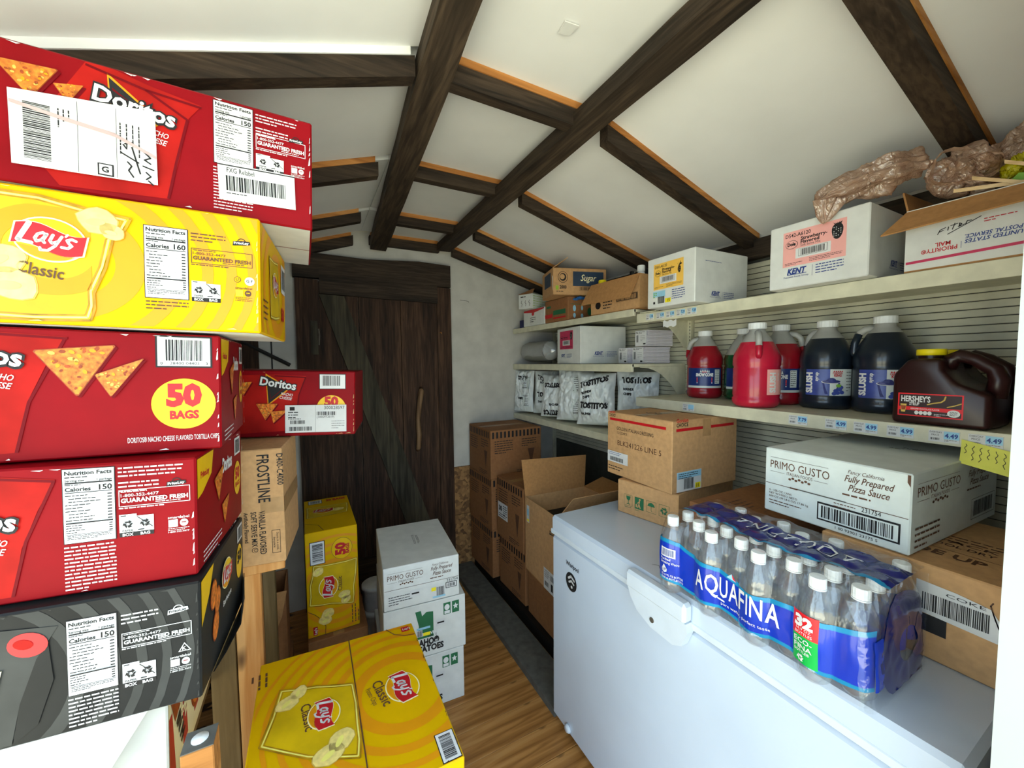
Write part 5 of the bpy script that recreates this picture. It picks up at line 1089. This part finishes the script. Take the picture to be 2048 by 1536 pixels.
p = c.face('L'); p.poly([(.003,.022),(.297,.03),(.297,.037),(.003,.029)], MAGL, 2); p.T(.098,.054,180); p.text('PRIORITY®',0,0,.010,INKR,2,bold=.02,w=.066).text('MAIL',.012,-.013,.010,INKR,2,bold=.02,w=.028); p.T(.20,.062,180); p.text('UNITED STATES',0,0,.009,INKB,2,shear=.2,bold=.02,w=.09).text('POSTAL SERVICE.',0,-.012,.009,INKB,2,shear=.2,bold=.02,w=.09); p.T(); p.rect(.104,.043,.1048,.06,INKB,2)
for s_ in ([(.062,.088),(.066,.098),(.076,.102)],[(.064,.093),(.072,.096)],[(.08,.094),(.081,.102)],[(.088,.094),(.092,.108)],[(.085,.104),(.097,.106)],[(.098,.098),(.104,.103),(.1,.106),(.1,.098),(.108,.101)],[(.11,.1),(.113,.108),(.12,.107)],[(.08,.084),(.135,.112)]): p.stroke(s_, .0018, INK, 3)
p.lines(.14,.105,.05,2,.006,.003,INKR,2,3); p.build('carton_print', c.root)
# crumpled tan carrier bags
def bag_blob(root, name, path, rads, seed, amp=.018, flat=.55, mat=TAN, seg=26, n=34, rough=.20, low=.75, pleat=.22):
    """crumpled film: a tube along the path with folds running along it and sharp random creases"""
    P = [Vector(q) for q in path]; rnd = random.Random(seed)
    jit = [[rnd.uniform(-1, 1) for _ in range(seg)] for _ in range(n+1)]
    def ctr(t):
        k = t*(len(P)-1); i = min(int(k), len(P)-2); return P[i].lerp(P[i+1], k-i), rads[i]+(rads[i+1]-rads[i])*(k-i)
    def fn(s, t):
        c0, r = ctr(t); c1, _ = ctr(min(t+.03, 1)); c2, _ = ctr(max(t-.03, 0)); d = (c1-c2).normalized()
        sd = d.cross(Vector((0, 0, 1))).normalized(); up = sd.cross(d); a = 2*math.pi*s
        cap = math.sqrt(max(0, 1-(2*t-1)**8)); q = Vector((math.cos(a)*1.6, math.sin(a)*1.6, t*2.2))
        k = 1+low*crumple(q, 1.3, 1.0, seed)+rough*jit[int(round(t*n))][int(round(s*seg)) % seg]+pleat*(abs(math.sin(a*2.5+t*4+seed))**.6-.7)+pleat*.5*(abs(math.sin(a*4+2.2*math.sin(t*5+seed)))**.6-.7)
        return c0+(sd*math.cos(a)+up*math.sin(a)*flat)*r*k*cap+d*r*rough*jit[int(round(t*n))][int(round(s*seg+7)) % seg]
    b = MB(); b.grid(fn, seg, n, mat); o = b.build(name, root, True); return o, fn
br_ = empty('carrier_bag', (1.45, .5, 2.023), label='crumpled tan carrier bag draped over the strawberry carton', cat='plastic bag', group='crumpled tan carrier bags')
off = Vector((1.45, .5, 2.023)); Q = lambda *q: Vector(q)-off
bag_blob(br_, 'bag_film', [Q(1.378,.605,1.985), Q(1.374,.60,2.062), Q(1.43,.545,2.092), Q(1.46,.495,2.105), Q(1.50,.46,2.115), Q(1.53,.44,2.12)], [.014,.040,.050,.060,.036,.042], 1, .012, .85, TAN, 64, 60, .035)
b2_ = empty('carrier_bag', (1.60, .34, 1.99), label='crumpled tan carrier bag with red print stuffed into the postal carton', cat='plastic bag', group='crumpled tan carrier bags'); off = Vector((1.60, .34, 1.99))
bag_blob(b2_, 'bag_film', [Q(1.535,.40,2.015), Q(1.54,.38,2.055), Q(1.545,.35,2.075), Q(1.555,.305,2.07)], [.03,.058,.066,.034], 5, .014, .9, TAN, 64, 50, .035)
o, fn = bag_blob(b2_, 'bag_film', [Q(1.60,.37,2.05), Q(1.625,.335,2.085), Q(1.64,.30,2.10), Q(1.65,.26,2.11), Q(1.66,.215,2.10)], [.03,.05,.058,.062,.04], 9, .014, .9, TAN, 64, 60, .035)
def loop(root, c0, ru, rz, w, yaw, seed):
    rnd = random.Random(seed); b = MB(); n = 28; vs = []
    for i in range(n):
        a = 2*math.pi*i/n; r = 1+.10*math.sin(3*a+seed)+rnd.uniform(-.04, .04); d = Vector((math.cos(R(yaw)), math.sin(R(yaw)), 0))
        p0 = c0+d*ru*r*math.cos(a)+Vector((0, 0, rz*r*math.sin(a))); o_ = d.cross(Vector((0, 0, 1)))*w*(.6+.5*rnd.random())
        vs += [p0-o_+Vector((0, 0, rnd.uniform(-.004, .004))), p0+Vector((0, 0, rnd.uniform(-.006, .006))), p0+o_]
    b.add(vs, [(i*3+k, i*3+k+1, (i+1) % n*3+k+1, (i+1) % n*3+k) for i in range(n) for k in (0, 1)], TAN); return b.build('bag_handle', root)
loop(b2_, Q(1.495,.365,2.075), .05, .042, .014, -62, 2); loop(b2_, Q(1.50,.35,2.06), .062, .03, .012, -80, 5)
def onbag(u, v, l):
    q = fn(.36+v*2.2, .42+u*2.6); c0 = fn(.86+v*2.2, .42+u*2.6); return q+(q-c0).normalized()*(.004+l)
p = Print(onbag); p.text('with',.02,.03,.010,INKR,1,bold=.02).text('REAL',.02,.008,.018,INKR,1,bold=.04,w=.06).text('APP',.06,-.016,.014,INKR,1,bold=.03); p.build('red_print', b2_)
yb = empty('yellow_bag', (1.56, .262, 2.03), label='small yellow plastic bag with green leaf in the postal carton', cat='plastic bag'); off = Vector((1.56, .262, 2.03))
YP = thin('thin yellow film', (244, 230, 20), .25, .35, .1); bag_blob(yb, 'yellow_film', [Q(1.545,.297,2.02), Q(1.545,.285,2.045), Q(1.55,.262,2.055), Q(1.56,.235,2.045)], [.008,.020,.024,.012], 3, .006, .9, YP)
b = MB(); b.slab([Q(1.515,.285,2.005), Q(1.515,.262,2.0), Q(1.515,.255,2.018), Q(1.515,.27,2.022)], (.004,0,0), LEAF); b.build('green_leaf', yb)
for k, (a_, c_, lab) in enumerate((((1.475,.335,2.028),(1.50,.245,1.985),'flat pale wooden stick leaning out of the postal carton'),((1.474,.365,2.008),(1.50,.25,1.992),'pale wooden stick lying low along the postal carton flap'),((1.49,.288,2.05),(1.50,.225,2.015),'short pale wooden stick in front of the yellow bag'))):
    b = MB(); d = (Vector(c_)-Vector(a_)).normalized(); up = Vector((0,0,.0045)); A_, C_ = Vector(a_), Vector(c_); b.slab([A_-up, C_-up, C_+up, A_+up], (.002,0,0), PALE); tag(b.build('wooden_stick'), lab, 'stick')

# --- top shelf, left bay
ZL = 1.846
c = Carton('snack_box', 'white box with red stripe at the far end of the top shelf', 'box', (.30,.29,.12), (1.61,2.425,ZL+.001), 0, 0, WCARD)
p = c.face('L'); p.poly([(.006,.105),(.15,.092),(.29,.108),(.29,.117),(.006,.117)],LRED,2).ell(.14,.085,.018,.014,LRED,3,16).lines(.1,.06,.08,3,.014,.006,INK,2,3).lines(.12,.03,.04,1,1,.006,INK,2,4); p.build('box_print', c.root)
c = Carton('snack_carton', 'brown carton with red and green print below the sugar carton', 'carton', (.28,.265,.148), (1.60,2.135,ZL+.001), 0, 0, KRAFT2)
p = c.face('L'); p.lines(.02,.11,.10,1,1,.02,INKG,2,3).rect(.0,.03,.09,.055,INKR,2).rect(.1,.045,.24,.075,INKG,2).rect(.1,.02,.24,.03,INKR,2); p.build('side_print', c.root); p = c.face('F'); p.rect(.02,.1,.2,.103,INKG,2).ell(.05,.075,.012,.02,BLUEST,2,14).ell(.11,.08,.008,.016,BLUEST,2,14).ell(.05,.03,.01,.016,BLUEST,2,14).ell(.11,.03,.01,.014,BLUEST,2,14).ell(.17,.06,.016,.025,INKG,2,14); p.build('front_print', c.root)
c = Carton('sugar_carton', 'open brown sugar packet carton with navy panel on top of another carton', 'carton', (.35,.25,.165), (1.555,2.075,1.9975), -17, 0, KRAFT, tx=0)
p = c.face('F'); p.rect(.128,.055,.33,.145,NAVYB,2).text('Sugar',.23,.088,.038,CREAM,3,shear=.35,al='C',bold=.01,w=.105).ell(.062,.108,.032,.035,INK,2,28).ell(.062,.108,.029,.032,KRAFT,3,28).ell(.062,.108,.022,.024,INK,4,20).ell(.058,.11,.016,.016,KRAFT,5,16).text('2000',.042,.038,.019,INK,2,bold=.03,w=.044).rect(.016,.03,.034,.055,LIME,2).lines(.02,.022,.09,1,1,.005,INK,2,3); frame(p,.17,.028,.08,.024,INK); p.bars(.175,.031,.07,.018,INK,3,3,26); p.build('carton_print', c.root)
p = c.face('L'); p.rect(.06,.06,.2,.145,NAVYB,2); p.build('side_print', c.root)
c.flap([(-.17,.12,.165),(-.17,-.12,.165),(-.07,-.10,.235),(-.07,.10,.235)], KRAFT); b = MB(); b.slab([(-.175,-.10,.125),(-.178,-.115,.11),(-.176,-.117,.03),(-.173,-.108,.035)], (.003,0,0), PAPER); b.build('torn_paper', c.root)
c = Carton('box_with_pattern', 'small white box with lime green leaf pattern against the back wall', 'box', (.26,.13,.105), (1.53,2.50,1.969), 22, 0, WCARD)
p = c.face('F')
for i in range(7):
    for j in range(3):
        u_, v_ = .018+i*.037, .018+j*.035
        if u_ < .25 and v_ < .1: p.rect(u_-.0165,v_-.0158,min(u_+.0165,.256),v_+.0158,LIME,2).ell(u_-.008,v_-.008,.008,.0075,WHITE,3,12).ell(u_+.008,v_+.008,.008,.0075,WHITE,3,12).ell(u_-.008,v_+.008,.008,.0075,WHITE,3,12).ell(u_+.008,v_-.008,.008,.0075,WHITE,3,12)
p.build('leaf_pattern', c.root); p = c.face('L'); p.lines(.02,.09,.09,1,1,.01,INK,2,3)
for k in range(3): p.stroke([(.03+k*.035,.06),(.025+k*.035,.045),(.035+k*.035,.035),(.03+k*.035,.02)],.004,GREYB,2)
p.build('end_print', c.root); c.flap([(-.13,.065,.105),(-.13,-.065,.105),(-.10,-.06,.14),(-.05,.0,.15)], KRAFT2)
c = Carton('supply_carton', 'open brown carton with large hanging flap holding bottles on the top shelf', 'carton', (.28,.36,.175), (1.612,1.61,ZL+.001), 2, 0, KRAFT, open_top=True)
c.flap([(-.14,.18,.175),(-.14,-.18,.175),(-.195,-.165,.055),(-.195,.205,.06)], KRAFTIN); p = c.face('L'); frame(p,.20,.05,.15,.035,INK); p.rect(.203,.053,.347,.082,INK,3).bars(.208,.056,.134,.023,KRAFT,4,5,30); p.ell(.06,.05,.022,.02,INK,2,16).lines(.1,.065,.07,3,.016,.008,INK,2,4); p.build('carton_print', c.root)
def small_bottle(lab, x, y, z, r, h, m, capm, capr=.55):
    rt = empty('small_bottle', (x, y, z), label=lab, cat='bottle', group='bottles in the open top shelf carton')
    b = MB(); b.lathe([(0,0),(r*.95,0),(r,.01),(r,h*.62),(r*.9,h*.7),(r*.5,h*.82),(r*.45,h*.88)], m, (0,0,0), 20); b.build('bottle_body', rt, True)
    b = MB(); b.lathe([(r*capr,h*.86),(r*capr,h*.98),(r*capr*.9,h),(0,h)], capm, (0,0,0), 20); b.build('bottle_cap', rt, True)
zb = ZL+.007
small_bottle('white bottle with white cap in the open top shelf carton', 1.55, 1.485, zb, .036, .225, CAPW, CAPW)
small_bottle('red bottle with black pump top in the open top shelf carton', 1.57, 1.57, zb, .034, .215, BOTRED, BOTBLK, .35)
small_bottle('black bottle between the red and white bottles', 1.625, 1.53, zb, .036, .225, BOTBLK, BOTBLK)
small_bottle('bottle with round yellow cap near the sugar carton', 1.515, 1.745, zb, .03, .195, CAPY, CAPY, .75)
bp_ = empty('plastic_wrapper', (1.60, 1.97, 1.98), label='blue crinkled plastic wrapper under the sugar carton', cat='wrapper'); off = Vector((1.60, 1.97, 1.98)); bag_blob(bp_, 'blue_film', [Q(1.49,1.99,1.975), Q(1.52,1.965,1.98), Q(1.57,1.95,1.98)], [.010,.016,.010], 4, .003, .6, BLUEPL)
b = MB(); b.box((1.475,2.60,ZL+.0005),(1.56,2.66,ZL+.06), M('dark blue box', (24, 30, 84), .5), .002); tag(b.build('blue_box'), 'small dark blue box at the far end of the top shelf', 'box')
b = MB(); b.tube([(1.60,2.27,2.235),(1.59,2.27,2.18),(1.585,2.275,2.11),(1.59,2.28,2.05),(1.60,2.285,1.985)], [.014,.016,.014,.013,.010], BOTBLK, 8); tag(b.build('black_strap', None, True), 'black strap hanging from the rafter behind the sugar carton', 'strap')

# --- middle shelf, left bay
c = Carton('mix_carton', 'white carton with magenta label on the middle shelf beside white packets', 'carton', (.335,.30,.232), (1.655,2.02,1.5685), -6.5, 0, WCARD)
p = c.face('L'); fruit_label(p, .04, .095, .17, .118, MAGL, '', '', False); p.build('fruit_label', c.root, 'magenta flavour label'); p = c.face('L'); kent(p, .06, .035, .14, .03); p.build('maker_print', c.root); p = c.face('F'); kent(p, .10, .04, .17, .036); p.build('side_print', c.root)
def packet_stack(lab, dims, loc, yaw, n, group='stacks of white packets'):
    w, d, h = dims; rt = empty('packet_stack', loc, (0,0,R(yaw)), lab, 'packets', group); rnd = random.Random(n); t = h/n
    b = MB(); b.box((-w/2,-d/2,.0004),(w/2,d/2,t*.9), PKT, .0015); me = b.mesh('packet')
    for k in range(n):
        o = link('packet', me, rt); o.location = (rnd.uniform(-.002,.002), rnd.uniform(-.002,.002), k*t)
    p = Print(lambda u, v, l: Vector((-w/2-.0025-l, d/2-u, v))); p.rect(.004,.004,d-.004,h-.003,PAPER,1).text('No. 5',.010,h-.016,.009,INK,2,bold=.02).lines(.04,h-.008,d-.055,2,.006,.003,INK,2,3).bars(.014,h*.25,.016,h*.45,INK,2,4,8).lines(.045,h*.65,d-.06,4,h*.1,.002,INK,2,5).rect(d-.028,.008,d-.010,.016,INK,2); p.build('packet_label', rt)
packet_stack('upper stack of white packets on two others on the middle shelf', (.175,.094,.084), (1.655,1.490,1.6605), -5, 11)
packet_stack('lower stack of white packets nearest the shelf bracket on the middle shelf', (.18,.093,.090), (1.672,1.523,1.5685), -5, 12); packet_stack('lower stack of white packets touching the magenta label carton', (.18,.080,.088), (1.655,1.618,1.5685), -5, 12)
packet_stack('short stack of white packets on the lower shelf by the bracket', (.19,.09,.056), (1.72,1.545,1.1765), 2, 5)
sl = empty('cup_sleeve', (1.56, 2.50, 1.65), label='clear plastic sleeve of stacked cups at the far end of the middle shelf', cat='cups')
A_, C_ = Vector((1.565,2.70,1.662)), Vector((1.54,2.30,1.662)); d_ = (C_-A_).normalized()
b = MB(); prof = []
for k in range(22): prof += [(.068,.0165*k), (.071,.0165*k+.004), (.064,.0165*k+.014)]
b.lathe([(0,0)]+prof+[(0,.0165*22)], CUPW, (0,0,0), 24); o = b.build('cup_stack', sl, True); o.rotation_euler = d_.to_track_quat('Z', 'Y').to_euler(); o.location = A_+d_*.03-sl.location
off = sl.location.copy(); bag_blob(sl, 'sleeve_film', [Q(*(A_-d_*.035+Vector((0,0,.0)))), Q(*(A_+d_*.03)), Q(*(A_+d_*.2)), Q(*(C_-d_*.02)), Q(*(C_+d_*.05))], [.008,.074,.075,.074,.03], 6, .003, 1.0, SLEEVE, 26, 34, .02, .12, .05)

# --- chip bags on the lower shelf
def chip_bag(lab, x, y, z, yaw, lean, w, h, th, seed, words, flip=False, back=False):
    rt = empty('chip_bag', (x, y, z+.012), (0,0,0), lab, 'chip bag', 'white chip bags on the lower shelf')
    rt.rotation_euler = (Matrix.Rotation(R(yaw), 3, 'Z') @ Matrix.Rotation(R(lean), 3, 'X')).to_euler()
    def surf(u, v, side):       # u -1..1, v 0..1 ; front is -y
        e = (1-abs(u)**2.4)*min(1, (1-abs(2*v-1)**3.2)*1.25)
        t = th*max(e, 0)**.75; wd = w/2*(1-.07*math.sin(math.pi*v)*(1)); q = Vector((u*2.2, v*3, side))
        cr = crumple(q, .055, 1.2, seed)+crumple(q, .028, 2.6, seed+2)+crumple(q, .012, 6, seed+5); k = min(1, e*2)
        return Vector((u*wd+.006*noise.noise(Vector((v*4, seed, 0))), side*(t*.5+cr*k*.6), .003+v*h+.006*u*u*math.sin(v*3)))
    b = MB(); b.grid(lambda s, t: surf(2*s-1, t, -1), 40, 52, FOIL); b.grid(lambda s, t: surf(1-2*s, t, 1), 30, 36, FOIL); b.build('bag_film', rt, True)
    NP = lambda: Print(lambda u, v, l: surf(max(-.97, min(.97, u)), v, -1)+Vector((0, -.0035-l, 0)), .06)
    for t_, u_, v_, s_, r_, w_ in words:
        p = NP(); p.T(u_, v_, r_); p.text(t_, 0, 0, s_*1.15, INK, 1, bold=.07, w=w_); p.T(); p.build('bag_lettering', rt)
    if back:
        p = NP()
        for v_ in (.12, .55): p.rect(.1,v_,.75,v_+.30,LABW,1).lines(.14,v_+.28,.55,7,.038,.014,INK,2,3); p.rect(.12,v_+.02,.7,v_+.03,INK,3)
        p.build('bag_print', rt)
    return rt
ZB = 1.1755
TW = 'TOSTITOS'
chip_bag('white chip bag standing in the corner against the back wall', 1.505, 2.662, ZB, -66, -4, .19, .325, .07, 1, [(TW,-.5,.78,.07,0,1.1),('CHIPS',-.3,.3,.04,0,.5)], back=True)
chip_bag('white chip bag with upright black lettering behind the upside down bag', 1.60, 2.45, ZB, -52, -8, .24, .325, .10, 2, [(TW,-.75,.80,.085,-8,1.5),('ROUNDS',-.5,.69,.035,0,.6),(TW,-.75,.38,.085,0,1.5),('TORTILLA CHIPS',-.6,.24,.035,0,.8)])
chip_bag('upside down white chip bag with black lettering at the shelf edge', 1.545, 2.275, ZB, -54, -10, .22, .30, .12, 3, [(TW,.75,.14,.085,180,1.5),('ROUNDS CHIPS',.7,.30,.04,180,1.0),(TW,.75,.78,.085,180,1.5)])
chip_bag('white chip bag turned to its plain printed back between lettered bags', 1.55, 2.06, ZB, -58, -7, .25, .34, .14, 4, [], back=True)
chip_bag('bulging white chip bag with black lettering leaning over the shelf edge', 1.555, 1.845, ZB, -52, -4, .24, .32, .14, 5, [(TW,-.8,.70,.085,6,1.5),('ROUNDS',-.7,.58,.035,6,.55),('CHIPS',-.7,.49,.035,6,.45),(TW,-.8,.33,.085,0,1.5),('ROUNDS',-.7,.2,.035,0,.55)])
chip_bag('white chip bag partly hidden behind the bulging bag and packets', 1.745, 1.69, ZB, -50, -2, .25, .325, .07, 6, [(TW,-.75,.80,.085,0,1.4),('ROUNDS',-.7,.66,.035,0,.5),('CHIPS',-.7,.57,.035,0,.4)])
bx = empty('label_box', (1.50, 1.575, ZB), (0,0,R(-6)), 'small white labelled box beside the clear bin on the lower shelf', 'box')
b = MB(); b.box((-.03,-.03,0),(.03,.03,.12), WCARD, .002); b.build('box_body', bx); p = Print(lambda u, v, l: Vector((-.0305-l, .03-u, v))); p.rect(.004,.02,.056,.115,PAPER,1).bars(.012,.035,.014,.06,INK,2,3,8).lines(.03,.09,.02,5,.012,.004,INK,2,3); p.build('box_label', bx)
cb = empty('clear_bin', (1.53, 1.495, ZB), label='small clear plastic bin with yellow tag on the lower shelf', cat='bin')
b = MB(); b.box((-.04,-.04,0),(.04,.035,.003), SLEEVE); b.box((-.04,-.04,.003),(-.0385,.035,.10), SLEEVE); b.box((.0385,-.04,.003),(.04,.035,.10), SLEEVE); b.box((-.0385,-.04,.003),(.0385,-.0385,.10), SLEEVE); b.box((-.0385,.0335,.003),(.0385,.035,.10), SLEEVE); b.build('bin_shell', cb)
b = MB(); b.box((-.03,-.025,.004),(.03,.02,.085), YELST, .003); b.build('yellow_tag', cb)

bpy.data.objects.remove(FOBJ)
